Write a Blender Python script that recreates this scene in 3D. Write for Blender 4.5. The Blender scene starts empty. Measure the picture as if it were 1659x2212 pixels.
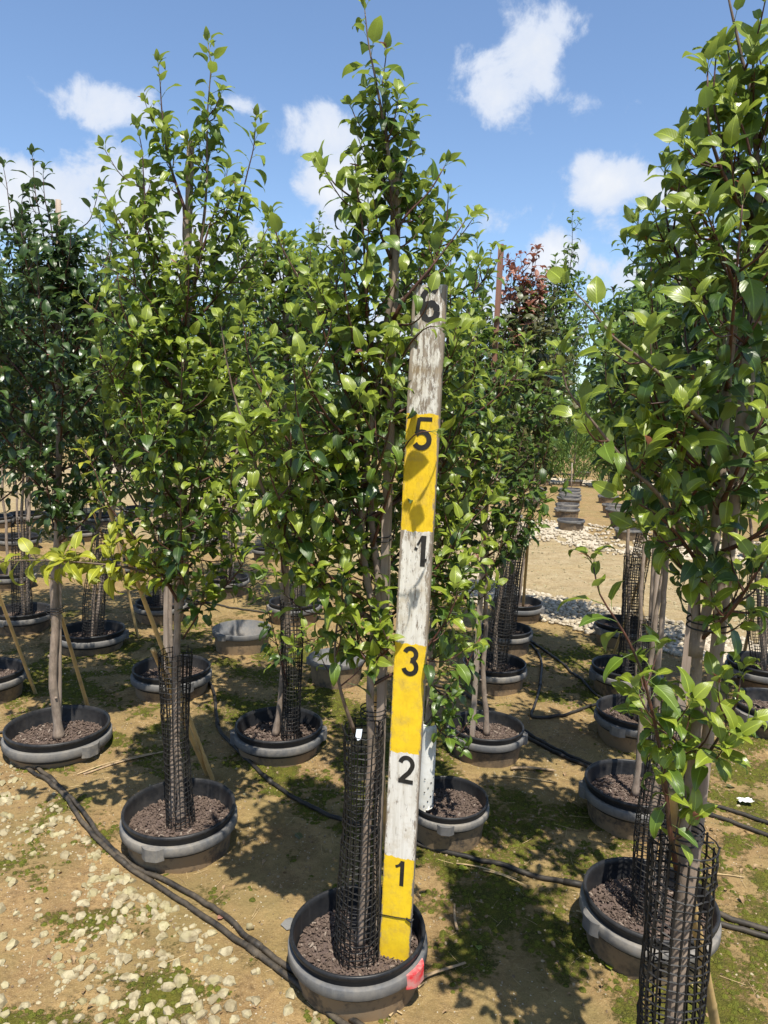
import bpy, bmesh, math, random
import numpy as np
from mathutils import Vector, Matrix

random.seed(7)
rng = np.random.default_rng(7)
scn = bpy.context.scene
COL = scn.collection
R = math.radians

# ------------------------------------------------------------------ camera
RIM = .152                              # height of the pot rims above the ground
PITCH, ROLL, CAMH, FPX = R(7.5), R(1.5), 1.46 + RIM, 1600.0     # FPX for a picture 1659 x 2212 wide and high
CX, CY = 829.5, 1106.0
fw = Vector((0, math.cos(PITCH), -math.sin(PITCH)))
rt0 = Vector((1, 0, 0)); up0 = Vector((0, math.sin(PITCH), math.cos(PITCH)))
rt = rt0 * math.cos(ROLL) + up0 * math.sin(ROLL)
up = up0 * math.cos(ROLL) - rt0 * math.sin(ROLL)
CAM = Vector((0, 0, CAMH))
cd = bpy.data.cameras.new('camera'); cam = bpy.data.objects.new('camera', cd); COL.objects.link(cam)
cd.sensor_width = 36; cd.sensor_fit = 'AUTO'; cd.lens = 36 * FPX / 2212
cd.clip_start = 0.05; cd.clip_end = 2000
m = Matrix((rt, up, -fw)).transposed().to_4x4(); m.translation = CAM
cam.matrix_world = m
scn.camera = cam

# ------------------------------------------------------------------ light
SUN_EL, SUN_AZ = R(66), R(14)          # high sun behind the camera, a little to its right
sunv = Vector((math.sin(SUN_AZ) * math.cos(SUN_EL), -math.cos(SUN_AZ) * math.cos(SUN_EL), math.sin(SUN_EL)))
sd = bpy.data.lights.new('sun', 'SUN'); sd.energy = 5.0; sd.angle = R(0.53); sd.color = (1, .94, .84)
so = bpy.data.objects.new('sun', sd); COL.objects.link(so)
so.rotation_mode = 'QUATERNION'; so.rotation_quaternion = sunv.to_track_quat('Z', 'Y')
scn.view_settings.view_transform = 'Standard'; scn.view_settings.look = 'None'
scn.view_settings.gamma = 1; scn.view_settings.use_curve_mapping = False
scn.view_settings.exposure = 0.60
try:
    scn.cycles.max_bounces = 8; scn.cycles.diffuse_bounces = 3; scn.cycles.transmission_bounces = 4
    scn.cycles.caustics_reflective = False; scn.cycles.caustics_refractive = False
    scn.cycles.sample_clamp_indirect = 4
except Exception: pass


def ray(px, py):
    return fw + rt * ((px - CX) / FPX) - up * ((py - CY) / FPX)
def G(px, py, h=0.0):                  # point at height h seen at the pixel
    d = ray(px, py); t = (h - CAMH) / d.z
    return CAM + d * t
def PV(px, py, Y):                     # point on the upright plane y = Y
    d = ray(px, py); return CAM + d * (Y / d.y)
def depth(p): return (Vector(p) - CAM).dot(fw)
def proj(p):
    v = Vector(p) - CAM; z = v.dot(fw)
    return CX + FPX * v.dot(rt) / z, CY - FPX * v.dot(up) / z


# ------------------------------------------------------------------ node helper
class NT:
    def __init__(s, nt): s.nt = nt; nt.nodes.clear()
    def n(s, t, **kw):
        nd = s.nt.nodes.new(t)
        ins = kw.pop('ins', {})
        for k, v in kw.items(): setattr(nd, k, v)
        for k, v in ins.items(): s.set(nd.inputs[k], v)
        return nd
    def set(s, sock, v):
        if isinstance(v, bpy.types.NodeSocket): s.nt.links.new(v, sock)
        else:
            if isinstance(v, tuple) and len(v) == 3 and sock.type == 'RGBA': v = (*v, 1)
            sock.default_value = v
    def math(s, op, a, b=0.0, c=None, clamp=False):
        nd = s.nt.nodes.new('ShaderNodeMath'); nd.operation = op; nd.use_clamp = clamp
        s.set(nd.inputs[0], a); s.set(nd.inputs[1], b)
        if c is not None: s.set(nd.inputs[2], c)
        return nd.outputs[0]
    def vmath(s, op, a, b=None):
        nd = s.nt.nodes.new('ShaderNodeVectorMath'); nd.operation = op
        s.set(nd.inputs[0], a)
        if b is not None: s.set(nd.inputs[1], b)
        return nd.outputs['Value'] if op in ('DOT_PRODUCT', 'LENGTH') else nd.outputs[0]
    def mix(s, f, a, b, mode='MIX'):
        nd = s.nt.nodes.new('ShaderNodeMix'); nd.data_type = 'RGBA'; nd.blend_type = mode
        s.set(nd.inputs['Factor'], f); s.set(nd.inputs['A'], a); s.set(nd.inputs['B'], b) if False else None
        s.set(nd.inputs[6], a); s.set(nd.inputs[7], b)
        return nd.outputs[2]
    def mapr(s, v, a, b, c=0.0, d=1.0, smooth=False):
        nd = s.nt.nodes.new('ShaderNodeMapRange'); nd.clamp = True
        if smooth: nd.interpolation_type = 'SMOOTHSTEP'
        s.set(nd.inputs[0], v); s.set(nd.inputs[1], a); s.set(nd.inputs[2], b); s.set(nd.inputs[3], c); s.set(nd.inputs[4], d)
        return nd.outputs[0]
    def noise(s, vec, scale, detail=4, rough=.55, dist=0.0, out='Fac'):
        nd = s.n('ShaderNodeTexNoise', ins={'Scale': scale, 'Detail': detail, 'Roughness': rough, 'Distortion': dist})
        if vec is not None: s.set(nd.inputs['Vector'], vec)
        return nd.outputs[out]
    def vor(s, vec, scale, feature='F1', out='Distance', rnd=1.0):
        nd = s.n('ShaderNodeTexVoronoi', feature=feature, ins={'Scale': scale, 'Randomness': rnd})
        if vec is not None: s.set(nd.inputs['Vector'], vec)
        return nd.outputs[out]
    def bump(s, h, strength=.5, dist=.01, normal=None):
        nd = s.n('ShaderNodeBump', ins={'Strength': strength, 'Distance': dist, 'Height': h})
        if normal is not None: s.set(nd.inputs['Normal'], normal)
        return nd.outputs[0]


def material(name):
    mt = bpy.data.materials.new(name); mt.use_nodes = True
    return mt, NT(mt.node_tree)
def finish(T, col, rough=.7, normal=None, spec=.4, **extra):
    b = T.n('ShaderNodeBsdfPrincipled')
    T.set(b.inputs['Base Color'], col); T.set(b.inputs['Roughness'], rough)
    T.set(b.inputs['Specular IOR Level'], spec)
    if normal is not None: T.set(b.inputs['Normal'], normal)
    for k, v in extra.items(): T.set(b.inputs[k.replace('_', ' ')], v)
    o = T.n('ShaderNodeOutputMaterial'); T.nt.links.new(b.outputs[0], o.inputs[0])
    return b

# ------------------------------------------------------------------ world: sky with clouds
w = bpy.data.worlds.new('World'); scn.world = w; w.use_nodes = True
T = NT(w.node_tree)
sky = T.n('ShaderNodeTexSky', sky_type='NISHITA', sun_disc=False, sun_elevation=SUN_EL, sun_rotation=math.pi - SUN_AZ,
          altitude=30, air_density=1.0, dust_density=.6, ozone_density=4.0)
bg = T.n('ShaderNodeBackground', ins={'Strength': 0.128})
gen = T.n('ShaderNodeTexCoord').outputs['Generated']
dirv = T.vmath('NORMALIZE', gen)
nz = T.noise(dirv, 13.0, 9, .62, .25)
nz2 = T.noise(T.vmath('ADD', dirv, (3.1, 1.7, .4)), 3.2, 5, .55, .2)
#      px    py   half-w half-h  weight
CLOUDS = [(1150, 120, 95, 105, 1.0), (1075, 165, 95, 85, .85), (1190, 70, 55, 70, .85), (1270, 212, 85, 40, .75), (1030, 100, 60, 60, .35),
          (1305, 395, 85, 50, 1.25), (1270, 370, 45, 40, 1.1), (1450, 420, 75, 38, 1.0), (1370, 398, 60, 35, .9),
          (240, 235, 140, 60, .80), (520, 225, 90, 40, .60), (690, 300, 95, 70, .85), (650, 265, 60, 45, .65), (180, 200, 60, 30, .6),
          (60, 430, 250, 95, 1.2), (220, 410, 200, 100, 1.0), (400, 560, 330, 130, .85), (730, 420, 130, 130, .95), (280, 330, 150, 60, .5),
          (1200, 560, 75, 50, 1.15), (1330, 590, 85, 60, 1.0), (1100, 700, 150, 60, .8), (1420, 520, 160, 50, .7), (1600, 610, 200, 80, .8),
          (690, 50, 30, 30, .42), (935, 35, 30, 25, .42), (950, 95, 30, 30, .42), (-300, 300, 250, 120, .9), (1950, 300, 220, 90, .8),
          (1050, 480, 150, 40, .35), (750, 700, 500, 90, .8)]
tot = None
for (px, py, a, b_, wt) in CLOUDS:
    c = ray(px, py).normalized()
    rr = rt0; uu = c.cross(rr).normalized()
    rr = uu.cross(c).normalized()
    if uu.z < 0: uu = -uu
    k = FPX * math.sqrt(1 + ((px - CX) / FPX) ** 2 + ((py - CY) / FPX) ** 2)
    x = T.vmath('DOT_PRODUCT', dirv, tuple(rr * (k / a))); y = T.vmath('DOT_PRODUCT', dirv, tuple(uu * (k / b_)))
    d2 = T.math('ADD', T.math('MULTIPLY', x, x), T.math('MULTIPLY', y, y))
    blob = T.math('MULTIPLY', T.math('POWER', 2.718, T.math('MULTIPLY', d2, -0.8)), wt)
    fwd = T.math('GREATER_THAN', T.vmath('DOT_PRODUCT', dirv, tuple(c)), 0.2)
    blob = T.math('MULTIPLY', blob, fwd)
    tot = blob if tot is None else T.math('MAXIMUM', tot, blob)
# the rest of the sky carries scattered clouds of the same kind
sep = T.n('ShaderNodeSeparateXYZ'); T.set(sep.inputs[0], dirv)
behind = T.mapr(sep.outputs['Y'], .62, .2)
tot = T.math('MAXIMUM', tot, T.math('MULTIPLY', behind, T.mapr(nz2, .5, .75)))
dens = T.math('ADD', tot, T.math('MULTIPLY', T.math('SUBTRACT', nz, .5), 2.3))
alpha = T.mapr(dens, .36, .80, 0, 1, True)
core = T.mapr(dens, .5, 1.5, 0, 1, True)
shade = T.noise(T.vmath('ADD', dirv, (0, 0, .35)), 14, 5, .5)
cshade = T.mix(T.math('MULTIPLY', T.mapr(shade, .35, .7), .5), (5.1, 5.15, 5.25), (3.7, 4.0, 4.45))
ccol = T.mix(core, (3.8, 4.2, 4.95), cshade)
skyc = T.mix(T.math('MULTIPLY', alpha, .93), sky.outputs[0], ccol)
T.set(bg.inputs['Color'], skyc)
o = T.n('ShaderNodeOutputWorld'); T.nt.links.new(bg.outputs[0], o.inputs[0])


# ------------------------------------------------------------------ numpy noise
_perm = np.random.default_rng(11).random((256, 256))
def vnoise(x, y, s=1.0, o=0):
    x = np.asarray(x) * s + o * 17.3 + 500; y = np.asarray(y) * s + o * 9.1 + 500
    xi = np.floor(x).astype(int); yi = np.floor(y).astype(int); fx = x - xi; fy = y - yi
    fx = fx * fx * (3 - 2 * fx); fy = fy * fy * (3 - 2 * fy)
    g = lambda a, b: _perm[a % 256, b % 256]
    return (g(xi, yi) * (1 - fx) + g(xi + 1, yi) * fx) * (1 - fy) + (g(xi, yi + 1) * (1 - fx) + g(xi + 1, yi + 1) * fx) * fy
def fbm(x, y, s, o=0, n=4):
    v = 0; a = .5; t = 0
    for i in range(n): v = v + a * vnoise(x, y, s * 2 ** i, o + i); t += a; a *= .5
    return v / t

# ------------------------------------------------------------------ mesh helpers
def make_mesh(name, V, F, mats, smooth=False, uv=None, midx=None):
    """V (n,3); F list of faces or (m,3|4) array"""
    me = bpy.data.meshes.new(name)
    V = np.asarray(V, dtype=np.float32)
    if isinstance(F, np.ndarray):
        k = F.shape[1]; nf = len(F)
        me.vertices.add(len(V)); me.vertices.foreach_set('co', V.ravel())
        me.loops.add(nf * k); me.loops.foreach_set('vertex_index', F.ravel().astype(np.int32))
        me.polygons.add(nf); me.polygons.foreach_set('loop_start', np.arange(0, nf * k, k, dtype=np.int32))
        if uv is not None:
            l = me.uv_layers.new(name='uv'); l.data.foreach_set('uv', uv[F.ravel()].astype(np.float32).ravel())
        if midx is not None: me.polygons.foreach_set('material_index', midx.astype(np.int32))
        me.polygons.foreach_set('use_smooth', np.full(nf, smooth))
        me.update(calc_edges=True); me.validate()
    else:
        me.from_pydata([tuple(map(float, v)) for v in V], [], F)
        if smooth: me.polygons.foreach_set('use_smooth', np.full(len(me.polygons), True))
        if midx is not None: me.polygons.foreach_set('material_index', np.asarray(midx, dtype=np.int32))
        me.update()
    for mt in (mats if isinstance(mats, (list, tuple)) else [mats]): me.materials.append(mt)
    return me

class MB:
    def __init__(s): s.V = []; s.F = []; s.n = 0; s.M = []
    def add(s, V, F, mi=0):
        V = np.asarray(V, dtype=float)
        s.V.append(V); s.F += [tuple(i + s.n for i in f) for f in F]; s.M += [mi] * len(F); s.n += len(V)
    def mesh(s, name, mats, smooth=False):
        return make_mesh(name, np.concatenate(s.V), s.F, mats, smooth, midx=s.M)

def frames(P):
    P = np.asarray(P, dtype=float); n = len(P)
    T_ = np.gradient(P, axis=0); T_ /= np.linalg.norm(T_, axis=1)[:, None] + 1e-9
    ref = np.array([1., 0, 0]) if abs(T_[0][0]) < .8 else np.array([0, 1., 0])
    N = np.zeros((n, 3)); v = ref - T_[0] * ref.dot(T_[0]); N[0] = v / np.linalg.norm(v)
    for i in range(1, n):
        v = N[i - 1] - T_[i] * N[i - 1].dot(T_[i]); N[i] = v / (np.linalg.norm(v) + 1e-9)
    return P, T_, N, np.cross(T_, N)
def tube(P, r, sides=6, cap=True, flat=1.0):
    P, T_, N, B = frames(P); n = len(P); r = np.broadcast_to(r, n)
    a = np.linspace(0, 2 * math.pi, sides, endpoint=False)
    V = P[:, None, :] + r[:, None, None] * (np.cos(a)[None, :, None] * N[:, None, :] + flat * np.sin(a)[None, :, None] * B[:, None, :])
    F = [(i * sides + j, i * sides + (j + 1) % sides, (i + 1) * sides + (j + 1) % sides, (i + 1) * sides + j) for i in range(n - 1) for j in range(sides)]
    if cap: F += [tuple(range(sides))[::-1], tuple((n - 1) * sides + j for j in range(sides))]
    return V.reshape(-1, 3), F
def smooth_path(pts, step=.03):
    P = np.array([tuple(p) for p in pts], dtype=float)
    if len(P) < 3:
        L = np.linalg.norm(P[-1] - P[0]); n = max(2, int(L / step) + 1)
        return P[0] + (P[-1] - P[0]) * np.linspace(0, 1, n)[:, None]
    Q = np.vstack([2 * P[0] - P[1], P, 2 * P[-1] - P[-2]]); out = []
    for i in range(1, len(Q) - 2):
        p0, p1, p2, p3 = Q[i - 1:i + 3]; n = max(2, int(np.linalg.norm(p2 - p1) / step))
        t = np.linspace(0, 1, n, endpoint=False)[:, None]
        out.append(.5 * (2 * p1 + (p2 - p0) * t + (2 * p0 - 5 * p1 + 4 * p2 - p3) * t ** 2 + (3 * p1 - p0 - 3 * p2 + p3) * t ** 3))
    out.append(P[-1:]); return np.concatenate(out)
def lathe(prof, seg=40, mb=None, mi=0, close=False):
    n = len(prof); a = np.linspace(0, 2 * math.pi, seg, endpoint=False)
    V = [(r * math.cos(t), r * math.sin(t), z) for (r, z) in prof for t in a]
    F = [(i * seg + j, i * seg + (j + 1) % seg, (i + 1) * seg + (j + 1) % seg, (i + 1) * seg + j) for i in range(n - 1) for j in range(seg)]
    if mb is not None: mb.add(V, F, mi)
    return V, F
def box(mb, c, s, mi=0, rot=0):
    x, y, z = [v / 2 for v in s]; V = []
    for k in (-1, 1):
        for (i, j) in ((-1, -1), (1, -1), (1, 1), (-1, 1)):
            a, b = i * x, j * y
            V.append((c[0] + a * math.cos(rot) - b * math.sin(rot), c[1] + a * math.sin(rot) + b * math.cos(rot), c[2] + k * z))
    mb.add(V, [(3, 2, 1, 0), (4, 5, 6, 7), (0, 1, 5, 4), (1, 2, 6, 5), (2, 3, 7, 6), (3, 0, 4, 7)], mi)

def link(name, data, parent=None, **props):
    o = bpy.data.objects.new(name, data); COL.objects.link(o)
    if parent is not None: o.parent = parent
    for k, v in props.items():
        if v: o[k] = v
    return o
def empty(name, loc, label, cat, group=None, rz=0):
    o = link(name, None, None, label=label, category=cat, group=group)
    o.empty_display_size = .1; o.location = loc; o.rotation_euler = (0, 0, rz); return o

# ------------------------------------------------------------------ materials
def m_leaf(name, c1, c2, back, trans, rough=.33, tf=.3, gray=0.0):
    mt, T = material(name)
    rough = rough - .05; tf = tf * .85
    rnd = T.n('ShaderNodeObjectInfo').outputs['Random']; geo = T.n('ShaderNodeNewGeometry')
    r = T.math('FRACT', T.math('ADD', rnd, geo.outputs['Random Per Island']))
    r2 = T.math('FRACT', T.math('MULTIPLY', r, 7.31))
    uv = T.n('ShaderNodeUVMap').outputs[0]; s = T.n('ShaderNodeSeparateXYZ'); T.set(s.inputs[0], uv)
    tc = T.n('ShaderNodeTexCoord').outputs['Object']
    col = T.mix(r, c1, c2)
    col = T.mix(T.math('MULTIPLY', T.noise(tc, 45, 3), .35), col, T.mix(.5, c2, (.1, .12, .03)))
    # a few leaves carry brown blemishes
    spot = T.math('MULTIPLY', T.math('GREATER_THAN', T.noise(tc, 130, 2), .72), T.math('GREATER_THAN', r2, .82))
    col = T.mix(spot, col, (.09, .05, .02))
    av = T.math('ABSOLUTE', T.math('SUBTRACT', s.outputs[1], .5))
    rib = T.mapr(av, .012, .045, 1, 0)
    col = T.mix(T.math('MULTIPLY', rib, .6), col, tuple(min(1, v * 2.2 + .03) for v in c2))
    vein = T.math('SINE', T.math('ADD', T.math('MULTIPLY', s.outputs[0], 55), T.math('MULTIPLY', av, -40)))
    col = T.mix(T.math('MULTIPLY', T.mapr(vein, .75, 1), .12), col, tuple(min(1, v * 1.8) for v in c2))
    bcol = T.mix(T.mapr(rib, 0, 1, 0, .4), back, tuple(min(1, v * 1.4) for v in back))
    col = T.mix(geo.outputs['Backfacing'], col, bcol)
    bh = T.math('ADD', T.math('MULTIPLY', vein, .12), T.math('MULTIPLY', rib, -1))
    nrm = T.bump(bh, .35, .0012)
    ro = T.math('ADD', T.math('MULTIPLY', r2, .22), rough)
    ro = T.math('ADD', ro, T.math('MULTIPLY', geo.outputs['Backfacing'], .3))
    b = T.n('ShaderNodeBsdfPrincipled')
    T.set(b.inputs['Base Color'], col); T.set(b.inputs['Roughness'], ro); T.set(b.inputs['Normal'], nrm)
    T.set(b.inputs['Specular IOR Level'], .55)
    tr = T.n('ShaderNodeBsdfTranslucent'); T.set(tr.inputs[0], T.mix(.6, trans, col)); 
    mx = T.n('ShaderNodeMixShader', ins={0: tf}); T.nt.links.new(b.outputs[0], mx.inputs[1]); T.nt.links.new(tr.outputs[0], mx.inputs[2])
    o = T.n('ShaderNodeOutputMaterial'); T.nt.links.new(mx.outputs[0], o.inputs[0])
    return mt
LEAF = {
    'mature': m_leaf('leaf_mature', (.019, .047, .009), (.046, .094, .012), (.11, .16, .07), (.16, .30, .03)),
    'mid':    m_leaf('leaf_mid', (.058, .112, .011), (.12, .19, .016), (.15, .22, .07), (.26, .40, .03), tf=.36),
    'young':  m_leaf('leaf_young', (.15, .215, .02), (.26, .32, .03), (.2, .27, .07), (.42, .52, .04), tf=.42),
    'dark':   m_leaf('leaf_dark', (.020, .046, .013), (.042, .082, .018), (.09, .13, .06), (.1, .2, .04), rough=.30, tf=.22),
    'yellow': m_leaf('leaf_yellow', (.26, .30, .022), (.40, .40, .03), (.3, .34, .06), (.6, .6, .05), tf=.45),
    'red':    m_leaf('leaf_red', (.20, .075, .055), (.36, .17, .12), (.3, .14, .1), (.5, .15, .08), tf=.3, rough=.45),
    'dull':   m_leaf('leaf_dull', (.05, .065, .022), (.10, .095, .03), (.14, .14, .07), (.2, .22, .05), tf=.25),
}
def m_bark(name, c1, c2, c3, sc=1.0, rough=.8):
    mt, T = material(name); tc = T.n('ShaderNodeTexCoord').outputs['Object']
    mp = T.n('ShaderNodeMapping', ins={'Scale': (1, 1, .35)}); T.set(mp.inputs[0], tc)
    n1 = T.noise(mp.outputs[0], 60 * sc, 5, .6); n2 = T.noise(tc, 14 * sc, 3)
    col = T.mix(T.mapr(n1, .35, .65), c1, c2); col = T.mix(T.mapr(n2, .45, .7), col, c3)
    lent = T.mapr(T.vor(mp.outputs[0], 160 * sc), .0, .18, 1, 0)
    col = T.mix(T.math('MULTIPLY', lent, .5), col, tuple(v * 1.6 for v in c2))
    finish(T, col, rough, T.bump(n1, .6, .003)); return mt
BARK = m_bark('bark', (.20, .15, .115), (.33, .26, .20), (.15, .12, .09))
TWIG = m_bark('twig_bark', (.055, .022, .015), (.11, .045, .03), (.04, .03, .02), 2, .5)
LIMB = m_bark('limb_bark', (.12, .085, .06), (.19, .14, .10), (.08, .05, .035), 1.4, .65)

def m_wood(name, c1, c2, c3, grain=(55, 55, 3)):
    mt, T = material(name); tc = T.n('ShaderNodeTexCoord').outputs['Object']
    mp = T.n('ShaderNodeMapping', ins={'Scale': grain}); T.set(mp.inputs[0], tc)
    n1 = T.noise(mp.outputs[0], 1.5, 5, .6); n2 = T.noise(tc, 6, 4)
    col = T.mix(T.mapr(n1, .3, .7), c1, c2); col = T.mix(T.math('MULTIPLY', T.mapr(n2, .45, .7), .6), col, c3)
    finish(T, col, .75, T.bump(n1, .5, .002)); return mt
STAKE = m_wood('stake_wood', (.25, .19, .145), (.42, .34, .27), (.20, .16, .13))
STAKE_RED0 = m_wood('red_stake_wood', (.22, .10, .07), (.34, .17, .12), (.18, .1, .08))
def m_topstake():
    mt, T = material('stake_with_red_top'); tc = T.n('ShaderNodeTexCoord').outputs['Object']; s_ = T.n('ShaderNodeSeparateXYZ'); T.set(s_.inputs[0], tc)
    mp = T.n('ShaderNodeMapping', ins={'Scale': (55, 55, 3)}); T.set(mp.inputs[0], tc); n1 = T.noise(mp.outputs[0], 1.5, 5, .6)
    lo_ = T.mix(n1, (.24, .19, .145), (.42, .34, .27)); hi_ = T.mix(n1, (.20, .09, .06), (.34, .17, .12))
    finish(T, T.mix(T.mapr(T.math('ADD', s_.outputs[2], T.math('MULTIPLY', n1, .3)), 1.75, 1.95), lo_, hi_), .75, T.bump(n1, .5, .002)); return mt
STAKE_RED = m_topstake()
def m_bamboo():
    mt, T = material('bamboo'); tc = T.n('ShaderNodeTexCoord').outputs['Object']
    mp = T.n('ShaderNodeMapping', ins={'Scale': (90, 90, 4)}); T.set(mp.inputs[0], tc)
    n1 = T.noise(mp.outputs[0], 1.5, 4, .6); n2 = T.noise(tc, 9, 4)
    col = T.mix(n1, (.44, .28, .11), (.58, .42, .19)); col = T.mix(T.mapr(n2, .5, .72), col, (.26, .19, .11))
    finish(T, col, .45, T.bump(n1, .3, .001)); return mt
BAMBOO = m_bamboo()
def m_plastic(name, c, dust, amt, rough=.45, spec=.4):
    mt, T = material(name); ob = T.n('ShaderNodeObjectInfo').outputs['Random']; tc0 = T.n('ShaderNodeTexCoord').outputs['Object']
    cx = T.n('ShaderNodeCombineXYZ'); T.set(cx.inputs[0], T.math('MULTIPLY', ob, 37.0)); T.set(cx.inputs[2], T.math('MULTIPLY', ob, 11.0)); tc = T.vmath('ADD', tc0, cx.outputs[0])
    n = T.noise(tc, 7, 6, .65); n2 = T.noise(tc, 60, 4, .6)
    sx = T.n('ShaderNodeSeparateXYZ'); T.set(sx.inputs[0], tc)
    f = T.math('MULTIPLY', T.mapr(T.math('ADD', n, T.math('MULTIPLY', n2, .4)), .55, .85), T.math('MULTIPLY', T.math('ADD', ob, .5), amt), clamp=True)
    mp = T.n('ShaderNodeMapping', ins={'Scale': (30, 30, 2)}); T.set(mp.inputs[0], tc)
    scr = T.mapr(T.noise(mp.outputs[0], 3, 3), .6, .75)
    col = T.mix(f, c, dust); col = T.mix(T.math('MULTIPLY', scr, .25), col, tuple(min(1, v * 1.8 + .05) for v in c))
    finish(T, col, T.mapr(f, 0, 1, rough, .85), T.bump(n2, .15, .001), spec); return mt
BLACKP = m_plastic('black_plastic', (.011, .012, .014), (.10, .09, .08), .25, .36, .25)
GREYP = m_plastic('grey_plastic', (.10, .102, .104), (.22, .20, .17), .9, .6, .2)
SLEEVE = m_plastic('dusty_sleeve', (.075, .062, .05), (.24, .17, .10), 1.7, .6, .2)
EMPTYP = m_plastic('dusty_black_plastic', (.035, .037, .041), (.20, .175, .15), .8, .5)
PALEP = m_plastic('sun_bleached_plastic', (.17, .175, .18), (.3, .27, .23), .7, .5)
CAGEM = m_plastic('black_mesh', (.010, .010, .010), (.05, .045, .04), .3, .5, .25)
HOSE = m_plastic('black_pipe', (.013, .013, .013), (.12, .095, .065), .5, .5, .3)
WHITEP = m_plastic('white_plastic', (.72, .72, .68), (.45, .42, .33), .4, .5)
TIE = m_plastic('black_tie', (.012, .012, .012), (.05, .05, .05), .2, .5)
TAPE = m_plastic('white_tape', (.62, .68, .74), (.5, .5, .5), .3, .6)
def m_red():
    mt, T = material('red_spray_paint'); tc = T.n('ShaderNodeTexCoord').outputs['Object']
    n = T.noise(tc, 30, 4)
    finish(T, T.mix(T.mapr(n, .35, .55), (.62, .03, .04), (.5, .22, .2)), .5); return mt
REDP = m_red()
def m_chips():
    mt, T = material('bark_chips'); tc = T.n('ShaderNodeTexCoord').outputs['Object']; g = T.n('ShaderNodeNewGeometry')
    r = g.outputs['Random Per Island']
    col = T.mix(r, (.055, .038, .028), (.165, .12, .092)); col = T.mix(T.math('GREATER_THAN', r, .93), col, (.36, .30, .24))
    n = T.noise(tc, 300, 3); finish(T, T.mix(n, col, (.10, .07, .055)), .9, T.bump(n, .5, .002)); return mt
CHIPS = m_chips()
def m_soil():
    mt, T = material('potting_soil'); tc = T.n('ShaderNodeTexCoord').outputs['Object']
    n = T.noise(tc, 90, 5, .7); v = T.vor(tc, 110, out='Color')
    col = T.mix(n, (.045, .03, .024), (.16, .115, .095)); finish(T, T.mix(.35, col, T.mix(v, (.05, .035, .03), (.18, .13, .11))), .95, T.bump(n, 1, .006)); return mt
SOIL = m_soil()

def m_ground():
    mt, T = material('sandy_ground'); tc = T.n('ShaderNodeTexCoord').outputs['Object']
    moss = T.n('ShaderNodeAttribute', attribute_name='moss').outputs['Fac']
    pale = T.n('ShaderNodeAttribute', attribute_name='pale').outputs['Fac']
    n0 = T.noise(tc, 1.1, 5, .6); n1 = T.noise(tc, 7, 6, .65); n2 = T.noise(tc, 45, 5, .7); n3 = T.noise(tc, 240, 3, .7)
    col = T.mix(T.mapr(n1, .32, .68), (.18, .115, .048), (.37, .255, .108))
    col = T.mix(T.math('MULTIPLY', T.mapr(n0, .42, .62), .5), col, (.28, .175, .085))
    col = T.mix(T.math('MULTIPLY', T.mapr(n2, .48, .66), .75), col, (.135, .085, .04))
    col = T.mix(T.math('MULTIPLY', T.mapr(n3, .53, .7), .6), col, (.50, .38, .21))
    palec = T.mix(T.mapr(n1, .35, .65), (.29, .225, .125), (.42, .345, .215)); palec = T.mix(T.math('MULTIPLY', T.mapr(n2, .46, .62), .7), palec, (.22, .16, .08)); palec = T.mix(T.math('MULTIPLY', T.mapr(T.noise(T.n('ShaderNodeMapping', ins={'Vector': tc, 'Scale': (.5, 2.2, 1)}).outputs[0], 1.6, 5, .7), .45, .65), .55), palec, (.34, .25, .12))
    film = T.mapr(T.noise(T.vmath('ADD', tc, (5, 3, 0)), 2.6, 6, .7), .42, .62); col = T.mix(T.math('MULTIPLY', film, .6), col, T.mix(n2, (.13, .105, .04), (.27, .215, .085)))
    col = T.mix(pale, col, palec)
    # white crumbs of perlite
    v = T.vor(tc, 55); cr = T.math('MULTIPLY', T.math('LESS_THAN', v, .13), T.math('GREATER_THAN', T.noise(tc, 9, 2), .5))
    col = T.mix(T.math('MULTIPLY', cr, .8), col, (.55, .5, .4))
    mm = T.mapr(T.math('ADD', moss, T.math('ADD', T.math('MULTIPLY', T.math('SUBTRACT', n2, .5), 1.7), T.math('MULTIPLY', T.math('SUBTRACT', n3, .5), .9))), .46, .72)
    mcol = T.mix(T.mapr(T.noise(tc, 16, 4), .35, .65), (.04, .042, .009), (.105, .098, .014))
    mcol = T.mix(T.mapr(n3, .45, .7), mcol, (.16, .15, .03))
    col = T.mix(mm, col, mcol)
    stony = T.vor(tc, 26, out='Distance')
    h = T.math('ADD', T.math('MULTIPLY', n2, .9), T.math('ADD', T.math('MULTIPLY', n3, .25), T.math('MULTIPLY', mm, T.math('MULTIPLY', T.noise(tc, 120, 3), .5))))
    h = T.math('SUBTRACT', h, T.math('MULTIPLY', stony, .25))
    finish(T, col, .95, T.bump(h, .8, .018), .15); return mt
GROUND = m_ground()
def m_moss():
    mt, T = material('moss'); tc = T.n('ShaderNodeTexCoord').outputs['Object']; g = T.n('ShaderNodeNewGeometry')
    r = g.outputs['Random Per Island']; n = T.noise(tc, 300, 3)
    col = T.mix(r, (.032, .042, .009), (.10, .11, .016)); col = T.mix(T.mapr(n, .4, .7), col, (.17, .17, .03))
    finish(T, col, .95, T.bump(n, 1, .006), .1); return mt
MOSS = m_moss()
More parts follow.
